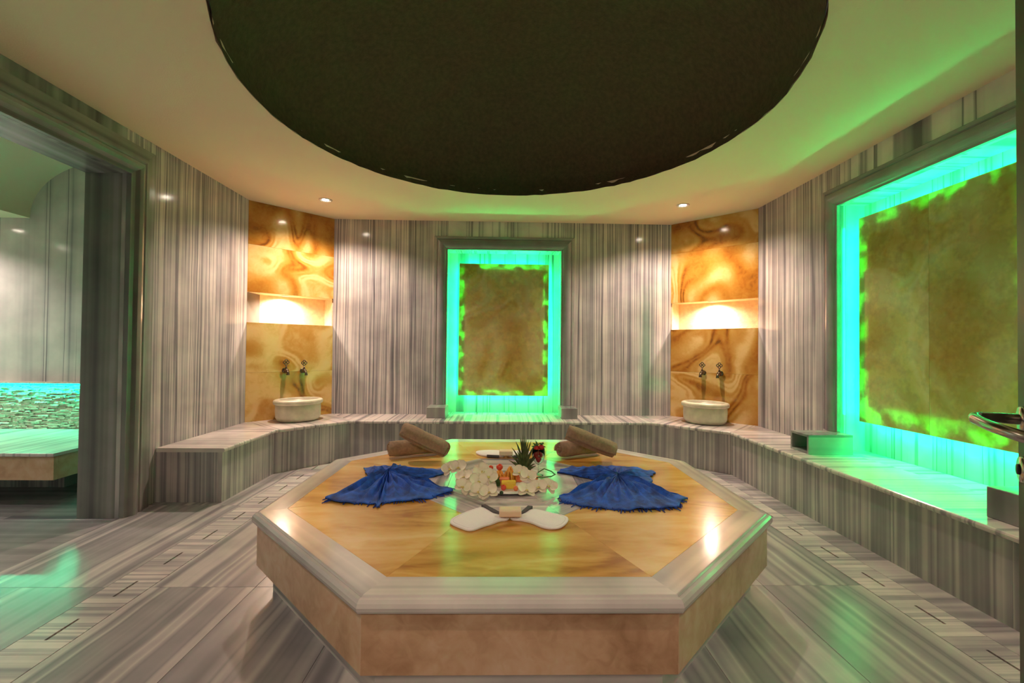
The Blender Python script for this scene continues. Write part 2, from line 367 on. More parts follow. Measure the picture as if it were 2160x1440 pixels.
# ---- back wall with framed recess
OX0, OX1, OZ = -0.669, 0.739, 2.464        # opening of the back recess
wb = empty('wall_back', (0, YB, 0), 'banded grey marble back wall around the lit recess', kind='structure')
wallrun(wb, BL, (OX0, YB), (0, 1), HB - 0.03, C, 0.03, M_wall, 2, seed=1)
wallrun(wb, (OX1, YB), BR, (0, 1), HB - 0.03, C, 0.03, M_wall, 2, seed=5)
wallrun(wb, (OX0, YB), (OX1, YB), (0, 1), OZ, C, 0.03, M_wall_pale, 2, seed=9)
wallrun(wb, (OX0 - 0.03, YB + 0.21), (OX1 + 0.03, YB + 0.21), (0, 1), HB - 0.03, OZ + 0.03, 0.03, M_wall_pale, 2, 'recess_slab', 3)
box('reveal', (OX0 - 0.03, YB + 0.03, HB - 0.03), (OX0, YB + 0.21, OZ + 0.03), M_wall_pale, wb, (UY, UZ))
box('reveal', (OX1, YB + 0.03, HB - 0.03), (OX1 + 0.03, YB + 0.21, OZ + 0.03), M_wall_pale, wb, (UY, UZ))
box('reveal', (OX0, YB + 0.03, OZ), (OX1, YB + 0.21, OZ + 0.03), M_wall_pale, wb, (UX, UY))
box('recess_sill', (OX0, YB - 0.001, HB - 0.03), (OX1, YB + 0.21, HB), M_top, wb, (UX, UY))
# ---- right wall with framed recess
RY0, RY1, RZ = 2.19, 3.64, 2.472
wr = empty('wall_right', (XR, 2.5, 0), 'banded grey marble right wall around the large lit recess', kind='structure')
wallrun(wr, (XR, RY1), CR, (1, 0), HB - 0.03, C, 0.03, M_wall, 2, seed=12)
wallrun(wr, (XR, YF), (XR, RY0), (1, 0), HB - 0.03, C, 0.03, M_wall, 3, seed=15)
wallrun(wr, (XR, RY0), (XR, RY1), (1, 0), RZ, C, 0.03, M_wall_pale, 2, seed=18)
wallrun(wr, (XR + 0.21, RY0 - 0.03), (XR + 0.21, RY1 + 0.03), (1, 0), HB - 0.03, RZ + 0.03, 0.03, M_wall_pale, 2, 'recess_slab', 4)
box('reveal', (XR + 0.03, RY0 - 0.03, HB - 0.03), (XR + 0.21, RY0, RZ + 0.03), M_wall_pale, wr, (UX, UZ))
box('reveal', (XR + 0.03, RY1, HB - 0.03), (XR + 0.21, RY1 + 0.03, RZ + 0.03), M_wall_pale, wr, (UX, UZ))
box('reveal', (XR + 0.03, RY0, RZ), (XR + 0.21, RY1, RZ + 0.03), M_wall_pale, wr, (UY, UX))
box('recess_sill', (XR - 0.001, RY0, HB - 0.03), (XR + 0.21, RY1, HB), M_top, wr, (UY, UX))
# ---- left wall with wide doorway into the side room
JY, JZ, OY0 = 3.29, 2.494, 1.55
TH = 0.295
wl = empty('wall_left', (XL, 3.5, 0), 'banded grey marble left wall beside the wide doorway', kind='structure')
wallrun(wl, (XL, JY), CL, (-1, 0), 0, C, 0.03, M_wall, 3, seed=21)
wallrun(wl, (XL, YF), (XL, OY0), (-1, 0), 0, C, 0.03, M_wall, 3, seed=24)
wallrun(wl, (XL, OY0), (XL, JY), (-1, 0), JZ, C, 0.03, M_casing, 3, seed=27)
box('jamb_slab', (XL - TH, JY, 0), (XL - 0.03, JY + 0.03, JZ), M_casing, wl, (UX, UZ, (4, 0)))
box('jamb_slab', (XL - TH, OY0 - 0.03, 0), (XL - 0.03, OY0, JZ), M_casing, wl, (UX, UZ, (9, 0)))
box('lintel_slab', (XL - TH, OY0 - 0.03, JZ), (XL - 0.03, JY + 0.03, JZ + 0.03), M_casing, wl, (UX, UY))
box('wall_core', (XL - TH, JY + 0.03, 0), (XL - 0.031, 5.6, 3.2), M_grout, wl)
box('wall_core', (XL - TH, YF, 0), (XL - 0.031, OY0 - 0.03, 3.2), M_grout, wl)
box('wall_core', (XL - TH, OY0 - 0.03, JZ + 0.03), (XL - 0.031, JY + 0.03, 3.2), M_grout, wl)
# ---- front wall with the doorway the camera stands in
wf = empty('wall_front', (0, YF, 0), 'banded marble wall with the doorway behind the viewer', kind='structure')
DX0, DX1, DZ = -0.42, 0.535, 2.12
wallrun(wf, (XL, YF), (DX0, YF), (0, -1), 0, C, 0.13, M_wall, 4, seed=31)
wallrun(wf, (DX1, YF), (XR, YF), (0, -1), 0, C, 0.13, M_wall, 4, seed=35)
wallrun(wf, (DX0, YF), (DX1, YF), (0, -1), DZ, C, 0.13, M_wall, 1, seed=38)

# ---- chamfered corner walls: onyx slabs, niche
NZ0, NZ1 = 1.503, 1.835
def corner(name, a, b2, label, joint_hi, joint_lo):
    w_ = empty(name, ((a[0] + b2[0]) / 2, (a[1] + b2[1]) / 2, 0), label, kind='structure')
    A = Vector((*a, 0)); B = Vector((*b2, 0)); d = (B - A).normalized()
    out = Vector((-d.y, d.x, 0));
    if out.y < 0: out = -out
    def q(p, z): return (p.x, p.y)
    def slab(z0, z1, nm='onyx_slab'):
        p = [A, B, B + out * 0.03, A + out * 0.03]
        prism(nm, [(v.x, v.y) for v in p], z0 + 0.0006, z1 - 0.0006, M_onyx, w_)
    slab(HB - 0.03, joint_lo); slab(joint_lo, NZ0)
    slab(NZ1, joint_hi); slab(joint_hi, C)
    # niche lined with pale travertine
    D = 0.24; o3 = out * 0.03; oD = out * D
    def pr_(p, z0, z1, nm, mt): prism(nm, [(v.x, v.y) for v in p], z0, z1, mt, w_)
    pr_([A + o3, B + o3, B + oD, A + oD], NZ0 - 0.03, NZ0, 'niche_shelf', M_onyx)
    pr_([A + o3, B + o3, B + oD, A + oD], NZ1, NZ1 + 0.03, 'niche_soffit', M_trav)
    pr_([A + oD, B + oD, B + oD + o3, A + oD + o3], NZ0 - 0.03, NZ1 + 0.03, 'niche_back', M_trav)
    dd = d * 0.03
    pr_([A - dd + o3, A + o3, A + oD, A + oD - dd], NZ0, NZ1, 'niche_cheek', M_trav)
    pr_([B + o3, B + dd + o3, B + dd + oD, B + oD], NZ0, NZ1, 'niche_cheek', M_trav)
    return A, B, d, out
wcl = corner('wall_corner_left', CL, BL, 'amber onyx corner wall with lit niche, left of the back wall', 2.35, 0.96)
wcr = corner('wall_corner_right', BR, CR, 'amber onyx corner wall with lit niche, right of the back wall', 2.45, 0.985)

# ---- side room seen through the left doorway
SY = 4.45; SX0 = -5.9
ws = empty('wall_side_room', (-4.4, SY, 0), 'pale banded marble wall of the side room', kind='structure')
wallrun(ws, (SX0, SY), (XL - TH, SY), (0, 1), 0, 3.2, 0.03, M_wall_pale, 3, seed=41)
wallrun(ws, (SX0, 0.9), (SX0, SY), (-1, 0), 0, 3.2, 0.03, M_wall_pale, 4, seed=45)
wallrun(ws, (SX0, 0.9), (XL - TH, 0.9), (0, -1), 0, 3.2, 0.03, M_wall_pale, 3, seed=49)
cs = empty('ceiling_side_room', (-4.6, 2.7, 2.5), 'plaster ceiling of the side room with a barrel vault', kind='structure')
VX0, VX1, VZ = -4.615, XL - TH - 0.001, 2.475
box('ceiling_panel', (SX0, 0.9, VZ), (VX0, SY, VZ + 0.04), M_ceiling, cs)
V = []; F = []
n = 24; rx = (VX1 - VX0) / 2
for i in range(n + 1):
    a = PI - PI * i / n
    for y in (0.9, SY): V.append((VX0 + rx + rx * math.cos(a), y, VZ + 0.02 + 0.56 * math.sin(a)))
for i in range(n): F.append((2 * i, 2 * i + 1, 2 * i + 3, 2 * i + 2))
mesh('ceiling_vault', V, F, M_ceiling, cs, smooth=True)

# ================================================================== LARGE THINGS
# ---- doorway casing (moulded) and the recess frames
def framepiece(name, p, q, outw, nrm, prof, m0, m1, mat, parent):
    """sweep a moulding profile (a outward from the opening, b proud of the wall) from p to q"""
    p = Vector(p); q = Vector(q); d = (q - p).normalized(); o = Vector(outw); nn = Vector(nrm)
    V = []; k = len(prof)
    for (a, b_) in prof: V.append(p + o * a + nn * b_ - d * (a * m0))
    for (a, b_) in prof: V.append(q + o * a + nn * b_ + d * (a * m1))
    F = [tuple(range(k)), tuple(range(2 * k - 1, k - 1, -1))] + [(i, (i + 1) % k, k + (i + 1) % k, k + i) for i in range(k)]
    return mesh(name, V, F, mat, parent, (o, d, (random.uniform(0, 20), 0)))
def bolection(wd, h):
    pts = [(0, 0.002), (0, h * 0.45), (wd * 0.10, h * 0.5)]
    for i in range(9):
        t = i / 8; pts.append((wd * (0.14 + 0.56 * t), h * (0.5 + 0.5 * math.sin(PI * (0.15 + 0.72 * t)))))
    pts += [(wd * 0.76, h * 0.45), (wd * 0.80, h * 0.55), (wd * 0.95, h * 0.5), (wd, h * 0.32), (wd, 0.002)]
    return pts
fb = empty('panel_frame', (0.035, YB, HB), 'moulded grey marble frame around the back wall recess', 'frame')
PF = bolection(0.165, 0.06); BZ = 0.555
framepiece('upright', (OX0, YB, BZ), (OX0, YB, OZ), (-1, 0, 0), (0, -1, 0), PF, 0, 1, M_frame, fb)
framepiece('upright', (OX1, YB, BZ), (OX1, YB, OZ), (1, 0, 0), (0, -1, 0), PF, 0, 1, M_frame, fb)
framepiece('head', (OX0, YB, OZ), (OX1, YB, OZ), (0, 0, 1), (0, -1, 0), PF, 1, 1, M_frame, fb)
fr = empty('panel_frame', (XR, 2.9, HB), 'moulded grey marble frame around the right wall recess', 'frame')
framepiece('upright', (XR, RY1, 0.585), (XR, RY1, RZ), (0, 1, 0), (-1, 0, 0), PF, 0, 1, M_frame, fr)
framepiece('upright', (XR, RY0, 0.585), (XR, RY0, RZ), (0, -1, 0), (-1, 0, 0), PF, 0, 1, M_frame, fr)
framepiece('head', (XR, RY0, RZ), (XR, RY1, RZ), (0, 0, 1), (-1, 0, 0), PF, 1, 1, M_frame, fr)
PC = [(0, 0.002), (0, 0.035), (0.03, 0.04), (0.05, 0.06), (0.075, 0.066), (0.10, 0.056), (0.115, 0.04), (0.125, 0.05), (0.15, 0.05), (0.16, 0.03), (0.235, 0.026), (0.24, 0.002)]
tr = empty('trim_1', (XL, 2.4, 0), 'moulded grey marble casing around the wide doorway', kind='structure')
framepiece('casing_upright', (XL, JY, 0), (XL, JY, JZ), (0, 1, 0), (1, 0, 0), PC, 0, 1, M_casing, tr)
framepiece('casing_upright', (XL, OY0, 0), (XL, OY0, JZ), (0, -1, 0), (1, 0, 0), PC, 0, 1, M_casing, tr)
framepiece('casing_head', (XL, OY0, JZ), (XL, JY, JZ), (0, 0, 1), (1, 0, 0), PC, 1, 1, M_casing, tr)
# frame plinth blocks standing on the bench
box_ = box('plinth_block', (-0.858, 5.205, HB), (-0.64, YB - 0.001, 0.553), M_frame, None, (UX, UZ), 0.003)
tag(box_, 'small grey marble block on the bench, left foot of the back frame', 'block')
box_ = box('plinth_block', (0.715, 5.205, HB), (0.905, YB - 0.001, 0.553), M_frame, None, (UX, UZ), 0.003)
tag(box_, 'small grey marble block on the bench, right foot of the back frame', 'block')
hb_ = empty('plinth_block', (2.64, 3.62, HB), 'hollow open-ended marble block at the far foot of the right frame', 'block')
t_ = 0.018; x0, x1, y0, y1, z0, z1 = 2.462, XR - 0.001, 3.505, 3.725, HB, 0.582
box('block_side', (x0, y0, z0), (x1, y0 + t_, z1 - t_), M_frame, hb_, (UZ, UX))
box('block_side', (x0, y1 - t_, z0), (x1, y1, z1 - t_), M_frame, hb_, (UZ, UX))
box('block_top', (x0, y0, z1 - t_), (x1, y1, z1), M_frame, hb_, (UY, UX))
box('block_base', (x0, y0 + t_, z0), (x1, y1 - t_, z0 + t_), M_frame, hb_, (UY, UX))
box_ = box('plinth_block', (2.452, 1.96, HB), (XR - 0.001, 2.195, 0.582), M_frame, None, (UY, UZ), 0.003)
tag(box_, 'solid dark marble block at the near foot of the right frame', 'block')

# ---- backlit onyx panels with led strips
pb = empty('onyx_panel', (0.03, YB + 0.09, 0.66), 'tall amber onyx panel glowing green at its edges on back wall', 'panel')
PX0, PX1, PZ0, PZ1 = -0.531, 0.597, 0.655, 2.312
py0 = YB + 0.085
box('panel_slab', (PX0, py0, PZ0), (PX1, py0 + 0.012, PZ1), M_onyx_lit, pb)
def strip(name, lo, hi, mat, parent): return box(name, lo, hi, mat, parent)
yl0, yl1 = YB + 0.122, YB + 0.137; i_ = 0.022; t2 = 0.015
strip('led_strip', (PX0 + i_, yl0, PZ0 + i_), (PX0 + i_ + t2, yl1, PZ1 - i_), M_led, pb)
strip('led_strip', (PX1 - i_ - t2, yl0, PZ0 + i_), (PX1 - i_, yl1, PZ1 - i_), M_led, pb)
strip('led_strip', (PX0 + i_ + t2, yl0, PZ0 + i_), (PX1 - i_ - t2, yl1, PZ0 + i_ + t2), M_led, pb)
strip('led_strip', (PX0 + i_ + t2, yl0, PZ1 - i_ - t2), (PX1 - i_ - t2, yl1, PZ1 - i_), M_led, pb)
box('glow_blocker', (PX0 + 0.065, py0 + 0.0122, PZ0 + 0.065), (PX1 - 0.065, py0 + 0.032, PZ1 - 0.065), M_grout, pb)  # unseen board, added to keep the green glow at the panel edges
for sx in (-0.3, 0.36):
    for sz in (0.95, 2.0): box('standoff', (sx - 0.02, py0 + 0.032, sz - 0.02), (sx + 0.02, YB + 0.21, sz + 0.02), M_frame, pb, (UX, UZ))
pr2 = empty('onyx_panel', (XR + 0.09, 2.95, 0.69), 'large two-slab amber onyx panel glowing green at its edges on right wall', 'panel')
QY0, QYm, QY1, QZ0, QZ1 = 2.345, 2.955, 3.545, 0.69, 2.335
px0 = XR + 0.085
box('panel_slab', (px0, QYm + 0.001, QZ0), (px0 + 0.012, QY1, QZ1), M_onyx_lit, pr2)
box('panel_slab', (px0, QY0, QZ0), (px0 + 0.012, QYm - 0.001, QZ1), M_onyx_lit, pr2)
xl0, xl1 = XR + 0.122, XR + 0.137
strip('led_strip', (xl0, QY0 + i_, QZ0 + i_), (xl1, QY0 + i_ + t2, QZ1 - i_), M_led, pr2)
strip('led_strip', (xl0, QY1 - i_ - t2, QZ0 + i_), (xl1, QY1 - i_, QZ1 - i_), M_led, pr2)
strip('led_strip', (xl0, QY0 + i_ + t2, QZ0 + i_), (xl1, QY1 - i_ - t2, QZ0 + i_ + t2), M_led_low, pr2)
strip('led_strip', (xl0, QY0 + i_ + t2, QZ1 - i_ - t2), (xl1, QY1 - i_ - t2, QZ1 - i_), M_led, pr2)
box('glow_blocker', (px0 + 0.0122, QY0 + 0.085, QZ0 + 0.13), (px0 + 0.032, QY1 - 0.085, QZ1 - 0.085), M_grout, pr2)  # unseen light-blocking board, added so only the slab edges glow
for sy in (2.6, 3.3):
    for sz in (0.98, 2.0): box('standoff', (px0 + 0.032, sy - 0.02, sz - 0.02), (XR + 0.21, sy + 0.02, sz + 0.02), M_frame, pr2, (UY, UZ))

# ---- bench around the room
bench = empty('stone_bench', (0, 5.2, 0), 'low banded marble bench running around three walls', 'bench')
fin = [(-2.2125, 3.624), (-2.2125, 4.44), (-1.67, 5.02), (1.72, 5.02), (2.335, 4.46), (2.344, 0.75)]
fout = [(XL + 0.002, 3.624), (XL + 0.002, 4.853), (-2.067, YB - 0.002), (2.125, YB - 0.002), (XR - 0.002, 4.822), (XR - 0.002, 0.75)]
def offp(i, d_):                                  # front edge shifted towards the room by d_
    pts = fin; n_ = len(pts); P = Vector((*pts[i], 0)); res = Vector((0, 0, 0)); dirs = []
    if i > 0: dirs.append((Vector((*pts[i], 0)) - Vector((*pts[i - 1], 0))).normalized())
    if i < n_ - 1: dirs.append((Vector((*pts[i + 1], 0)) - Vector((*pts[i], 0))).normalized())
    nrm = [Vector((v.y, -v.x, 0)) for v in dirs]
    s = sum(nrm, Vector((0, 0, 0))).normalized(); c_ = s.dot(nrm[0])
    return P + s * (d_ / c_)
for i in range(5):
    d = (Vector((*fin[i + 1], 0)) - Vector((*fin[i], 0))).normalized(); ac = Vector((-d.y, d.x, 0))
    # top slab with rounded front edge
    prof = [(-0.016, HB - 0.014), (-0.016, HB - 0.026), (-0.010, HB - 0.032), (0.02, HB - 0.032), (0.02, HB)] 
    nose = [(0.02, HB - 0.032), (-0.008, HB - 0.032), (-0.013, HB - 0.028), (-0.016, HB - 0.020), (-0.016, HB - 0.012), (-0.013, HB - 0.004), (-0.008, HB)]
    a0, a1 = offp(i, 0), offp(i + 1, 0); V = []; k = len(nose)
    for idx, base in ((i, 0), (i + 1, 1)):
        for (dd, z) in nose: v = offp(idx, -dd); V.append((v.x, v.y, z))
        f = fout[idx]; V.append((f[0], f[1], HB)); V.append((f[0], f[1], HB - 0.032))
    k += 2
    F = [tuple(range(k)), tuple(range(2 * k - 1, k - 1, -1))] + [(j, (j + 1) % k, k + (j + 1) % k, k + j) for j in range(k)]
    mesh('bench_top', V, F, M_top, bench, (d, ac, (i * 7.3, i * 11)))
    ln = (a1 - a0).length; npan = max(1, round(ln / 0.62)); di = (a1 - a0).normalized(); o_ = Vector((-di.y, di.x, 0)) * 0.03
    for j in range(npan):
        s0 = a0 + di * (ln * j / npan + 0.0006); s1 = a0 + di * (ln * (j + 1) / npan - 0.0006)
        prism('bench_front', [(s0.x, s0.y), (s1.x, s1.y), (s1.x + o_.x, s1.y + o_.y), (s0.x + o_.x, s0.y + o_.y)], 0.0, HB - 0.032, M_bench, bench, (di, UZ, (i * 3.1, j * 5 + i * 17)))
prism('bench_end', [(fin[0][0] - 0.031, 3.624), (XL + 0.002, 3.624), (XL + 0.002, 3.654), (fin[0][0] - 0.031, 3.654)], 0, HB - 0.032, M_bench, bench, (UX, UZ, (2, 2)))

# ---- octagonal heated platform
plat = empty('heated_platform', (CX, CY, 0), 'octagonal marble and amber onyx platform in the middle of the floor', 'platform')
AR, AS, AP = 1.334, 1.310, 1.239
ROT = -0.005
o_pl = octo(AP, ROT); o_pl2 = octo(AP - 0.03, ROT); o_s = octo(AS, ROT); o_s2 = octo(AS - 0.03, ROT)
ZS = 0.137; ZR = ZT - 0.05
for k in range(8):
    j = (k + 1) % 8
    e = (Vector((*o_s[j], 0)) - Vector((*o_s[k], 0))).normalized()
    prism('plinth_slab', [o_pl[k], o_pl[j], o_pl2[j], o_pl2[k]], 0, ZS, M_rim, plat, (UZ, e))
    prism('skirt_slab', [o_s[k], o_s[j], o_s2[j], o_s2[k]], ZS, ZR, M_skirt, plat, bevel=0.0012)
prism('core', octo(AS - 0.031, ROT), ZS, ZT - 0.03, M_grout, plat)
# mitred bullnose rim
RW = 0.15
prof = [(RW, ZR), (0.006, ZR), (0.002, ZT - 0.042), (0.0, ZT - 0.030), (0.004, ZT - 0.017), (0.012, ZT - 0.007), (0.022, ZT - 0.004), (0.026, ZT - 0.006), (0.030, ZT - 0.001), (0.034, ZT), (RW, ZT)]
for k in range(8):
    j = (k + 1) % 8; V = []; kk = len(prof)
    for idx in (k, j):
        for (a, z) in prof:
            x, y = octo(AR - a, ROT)[idx]; V.append((x, y, z))
    e = (Vector((*o_s[j], 0)) - Vector((*o_s[k], 0))).normalized(); nn = Vector((e.y, -e.x, 0))
    F = [tuple(range(kk)), tuple(range(2 * kk - 1, kk - 1, -1))] + [(i, (i + 1) % kk, kk + (i + 1) % kk, kk + i) for i in range(kk)]
    mesh('rim_piece', V, F, M_rim, plat, (nn, e, (k * 3.3, k * 9)))
def ring(nm, a0, a1, mat, uvmode, z0=ZT - 0.03, z1=ZT):
    P0, P1 = octo(a0, ROT), octo(a1, ROT)
    for k in range(8):
        j = (k + 1) % 8; e = (Vector((*P0[j], 0)) - Vector((*P0[k], 0))).normalized(); nn = Vector((e.y, -e.x, 0))
        prism(nm, [P0[k], P0[j], P1[j], P1[k]], z0, z1, mat, plat, (nn, e, (k * 2.1, k * 13)) if uvmode else None, bevel=0.0009)
ring('onyx_slab', AR - RW - 0.0008, 0.581, M_onyx_top, False)
ring('medallion_border', 0.580, 0.40, M_medal, True)
ring('medallion_band', 0.399, 0.25, M_rim, True)
prism('medallion_centre', octo(0.249, ROT), ZT - 0.03, ZT, M_medal, plat, (UX, UY))

# ---- basins on the corner benches with pairs of taps
def basin(cx, cy, rot, label):
    b_ = empty('washbasin', (cx, cy, HB), label, 'basin')
    pr = [(0.0, 0.0), (0.19, 0.0), (0.215, 0.012), (0.232, 0.05), (0.236, 0.12), (0.234, 0.185)]
    bw_ = lathe('bowl', pr + [(0.20, 0.20), (0.195, 0.12), (0.12, 0.06), (0.0, 0.05)], 48, M_basin, b_, (cx, cy, HB), 1.0, 0.86, rot)
    lathe('rim', [(0.199, 0.196), (0.236, 0.183), (0.252, 0.190), (0.258, 0.208), (0.254, 0.228), (0.240, 0.236), (0.214, 0.238), (0.203, 0.228), (0.199, 0.196)], 48, M_basin, bw_, (cx, cy, HB), 1.0, 0.86, rot)
    return b_
basin(-2.243, 5.019, PI / 4, 'round cream marble washbasin on the left corner bench')
basin(2.320, 5.005, -PI / 4, 'round cream marble washbasin on the right corner bench')
def tap(px, py, z, inn, label):
    i3 = Vector((*inn, 0)).normalized(); t = empty('tap', (px, py, z), label, 'tap', 'wall taps above the basins')
    P = Vector((px, py, z)); side = Vector((-i3.y, i3.x, 0))
    tube('wall_flange', [P + i3 * 0.0005, P + i3 * 0.012], [0.03, 0.026], M_tap, t, 14)
    tube('body', [P + i3 * 0.010, P + i3 * 0.03, P + i3 * 0.05, P + i3 * 0.075, P + i3 * 0.085], [0.014, 0.02, 0.026, 0.02, 0.012], M_tap, t, 12)
    tube('spout', [P + i3 * 0.07, P + i3 * 0.095 + Vector((0, 0, -0.006)), P + i3 * 0.108 + Vector((0, 0, -0.025)), P + i3 * 0.110 + Vector((0, 0, -0.05))], [0.013, 0.014, 0.014, 0.018], M_tap, t, 10)
    hd = tube('valve_stem', [P + i3 * 0.05 + Vector((0, 0, 0.02)), P + i3 * 0.05 + Vector((0, 0, 0.055))], [0.012, 0.006], M_tap, t, 10)
    c = P + i3 * 0.05 + Vector((0, 0, 0.092))
    V = []; F = []
    for (ox, oz) in ((0.0, 0.018), (0.0, -0.018), (0.018, 0), (-0.018, 0)):      # pierced four-leaf handle
        b0 = len(V); nA, nB = 12, 6
        for a in range(nA):
            A_ = 2 * PI * a / nA
            for q_ in range(nB):
                Q_ = 2 * PI * q_ / nB; r = 0.0135 + 0.0052 * math.cos(Q_)
                V.append(c + side * (ox + r * math.cos(A_)) + Vector((0, 0, oz + r * math.sin(A_))) + i3 * 0.0052 * math.sin(Q_))
        for a in range(nA):
            for q_ in range(nB): F.append((b0 + a * nB + q_, b0 + a * nB + (q_ + 1) % nB, b0 + ((a + 1) % nA) * nB + (q_ + 1) % nB, b0 + ((a + 1) % nA) * nB + q_))
    mesh('handle', V, F, M_tap, hd, smooth=True)
tap(-2.457, 5.131, 0.975, (1, -1), 'dark brass tap left of the pair above the left basin')
tap(-2.317, 5.271, 0.965, (1, -1), 'dark brass tap right of the pair above the left basin')
tap(2.411, 5.235, 0.985, (-1, -1), 'dark brass tap left of the pair above the right basin')
tap(2.548, 5.098, 0.985, (-1, -1), 'dark brass tap right of the pair above the right basin')

# ---- lamps
def spot(loc, watts, angle, label, r=0.05, group='recessed ceiling spotlights', col=WARM, lens=M_lens, blend=0.6, soft=0.03):
    t = empty('ceiling_spotlight', loc, label, 'spotlight', group)
    lathe('trim_ring', [(r, -0.002), (r + 0.003, -0.008), (r + 0.016, -0.006), (r + 0.018, 0.0), (r, 0.0), (r, -0.002)], 28, M_lamp_ring, t, loc)
    lathe('lens', [(0.0, -0.0035), (r * 0.97, -0.0015), (r * 0.97, -0.0005), (0, -0.0005)], 24, lens, t, loc)
    if watts:
        l = bpy.data.lights.new('spot_light', 'SPOT'); l.energy = watts; l.color = col; l.spot_size = math.radians(angle); l.spot_blend = blend; l.shadow_soft_size = soft
        o = bpy.data.objects.new('spot_light', l); COL.objects.link(o); o.parent = t; o.matrix_parent_inverse = Matrix.Translation(t.location).inverted()
        o.location = (loc[0], loc[1], loc[2] - 0.012)
    return t
spot((-1.896, 4.80, C), SPOT_W, 142, 'glaring recessed ceiling spotlight in front of the left onyx corner')
spot((1.957, 4.76, C), SPOT_W, 142, 'glaring recessed ceiling spotlight in front of the right onyx corner')
spot((-1.85, 0.80, C), FRONT_W, 130, 'recessed ceiling spotlight near the viewer on the left')
spot((1.95, 0.80, C), FRONT_W, 130, 'recessed ceiling spotlight near the viewer on the right')
for (A, B, d, out), lab in ((wcl, 'small spotlight in the soffit of the left corner niche'), (wcr, 'small spotlight in the soffit of the right corner niche')):
    p = (A + B) / 2 + out * 0.12 + d * (-0.04)
    spot((p.x, p.y, NZ1), NICHE_W, 165, lab, 0.028, 'niche spotlights', blend=0.8, soft=0.02)
for x, y in ((-5.25, 3.95), (-5.25, 2.2)): spot((x, y, VZ), SIDE_W, 132, 'side room ceiling spotlight ' + ('by the glowing stone ledge' if y > 3 else 'nearer the viewer'), group='side room spotlights', col=(1, 0.86, 0.78))
spot((-5.6, 3.1, VZ), SIDE_W * 0.5, 132, 'side room ceiling spotlight by the far left wall', group='side room spotlights', col=(1, 0.86, 0.78))

# invented fill light in the hall behind the camera
hl = bpy.data.lights.new('hall_fill', 'AREA'); hl.energy = HALL_W; hl.size = 0.6; hl.color = (1, 0.8, 0.6)
ho = bpy.data.objects.new('hall_fill', hl); COL.objects.link(ho); ho.location = (0.0, -1.3, 2.4); ho.rotation_euler = (math.radians(35), 0, 0)

# ---- side room: heated bench and glowing stone ledge
sb = empty('heated_bench', (-4.3, 3.9, 0), 'teal-lit stone bench slab in the side room', 'bench')
BX = -3.345
box('bench_slab', (SX0 + 0.002, 3.425, HB - 0.025), (BX + 0.012, SY - 0.001, HB), M_top, sb, (UX, UY, (3, 3)), 0.003)
box('bench_front', (SX0 + 0.002, 3.44, 0.226), (BX, 3.47, HB - 0.025), M_skirt, sb)
box('bench_side', (BX - 0.03, 3.47, 0.226), (BX, SY - 0.001, HB - 0.025), M_skirt, sb)
box('bench_base', (SX0 + 0.002, 4.0, 0.0), (BX - 0.45, SY - 0.001, 0.226), M_bench, sb, (UX, UZ))
box('bench_soffit', (SX0 + 0.002, 3.47, 0.226), (BX - 0.03, SY - 0.001, 0.24), M_grout, sb)
lg = empty('stone_ledge', (-4.4, SY, HB), 'split stone band with a teal light strip on the side room wall', 'ledge')
V = []; F = []
rowsn = 34; z = HB + 0.001
zt_ = 0.855
for r in range(rowsn):
    h_ = (zt_ - HB) / rowsn; x = SX0 + 0.01 - random.uniform(0, 0.05)
    while x < XL - TH - 0.01:
        ln = random.uniform(0.03, 0.10); dpt = random.uniform(0.02, 0.042); o = len(V)
        xa, xb = max(x, SX0 + 0.003), min(x + ln - 0.002, XL - TH - 0.003)
        if xb > xa + 0.004:
            za, zb = z + r * h_, z + (r + 1) * h_ - 0.002; j = lambda: random.uniform(-0.006, 0.006)
            V += [(xa, SY - dpt + j(), za), (xb, SY - dpt + j(), za), (xb, SY - 0.001, za), (xa, SY - 0.001, za), (xa, SY - dpt + j(), zb), (xb, SY - dpt + j(), zb), (xb, SY - 0.001, zb), (xa, SY - 0.001, zb)]
            F += [tuple(o + i for i in f) for f in BF]
        x += ln
so = mesh('split_stones', V, F, M_stone, lg); so['kind'] = 'stuff'
box('led_strip', (SX0 + 0.01, SY - 0.075, 0.858), (XL - TH - 0.01, SY - 0.064, 0.868), M_led_side, lg)
box('ledge_cap', (SX0 + 0.01, SY - 0.078, 0.868), (XL - TH - 0.01, SY - 0.001, 0.880), M_stone, lg)

# ---- open door at the right edge of the view
dr = empty('door_1', (0.44, YF, 0), 'dark brushed metal door leaf standing open at the right', kind='structure')
hx, hy, exx, eyy = 0.555, YF + 0.055, 1.080, 0.905
dv = Vector((exx - hx, eyy - hy, 0)).normalized(); dn = Vector((dv.y, -dv.x, 0))     # dn points to +x
def dq(s, t): v = Vector((hx, hy, 0)) + dv * s + dn * t; return (v.x, v.y)
LN = Vector((exx - hx, eyy - hy, 0)).length
prism('leaf', [dq(0, 0), dq(LN, 0), dq(LN, 0.045), dq(0, 0.045)], 0.012, 2.2, M_door, dr, bevel=0.002)
def d3(s, t, z): x, y = dq(s, t); return (x, y, z)
hs = LN - 0.050
hr_ = tube('handle_rose', [d3(hs, -0.0005, 1.118), d3(hs, -0.008, 1.118)], [0.027, 0.025], M_steel, dr, 24)
tube('lever', [d3(hs, -0.008, 1.118), d3(hs, -0.050, 1.118), d3(hs - 0.004, -0.064, 1.118), d3(hs - 0.014, -0.072, 1.117), d3(hs - 0.032, -0.074, 1.115), d3(hs - 0.08, -0.060, 1.108), d3(hs - 0.17, -0.030, 1.102)], 0.0105, M_steel, hr_, 14)
lr_ = tube('lock_rose', [d3(hs, -0.0005, 1.018), d3(hs, -0.008, 1.018)], [0.027, 0.025], M_steel, dr, 24)
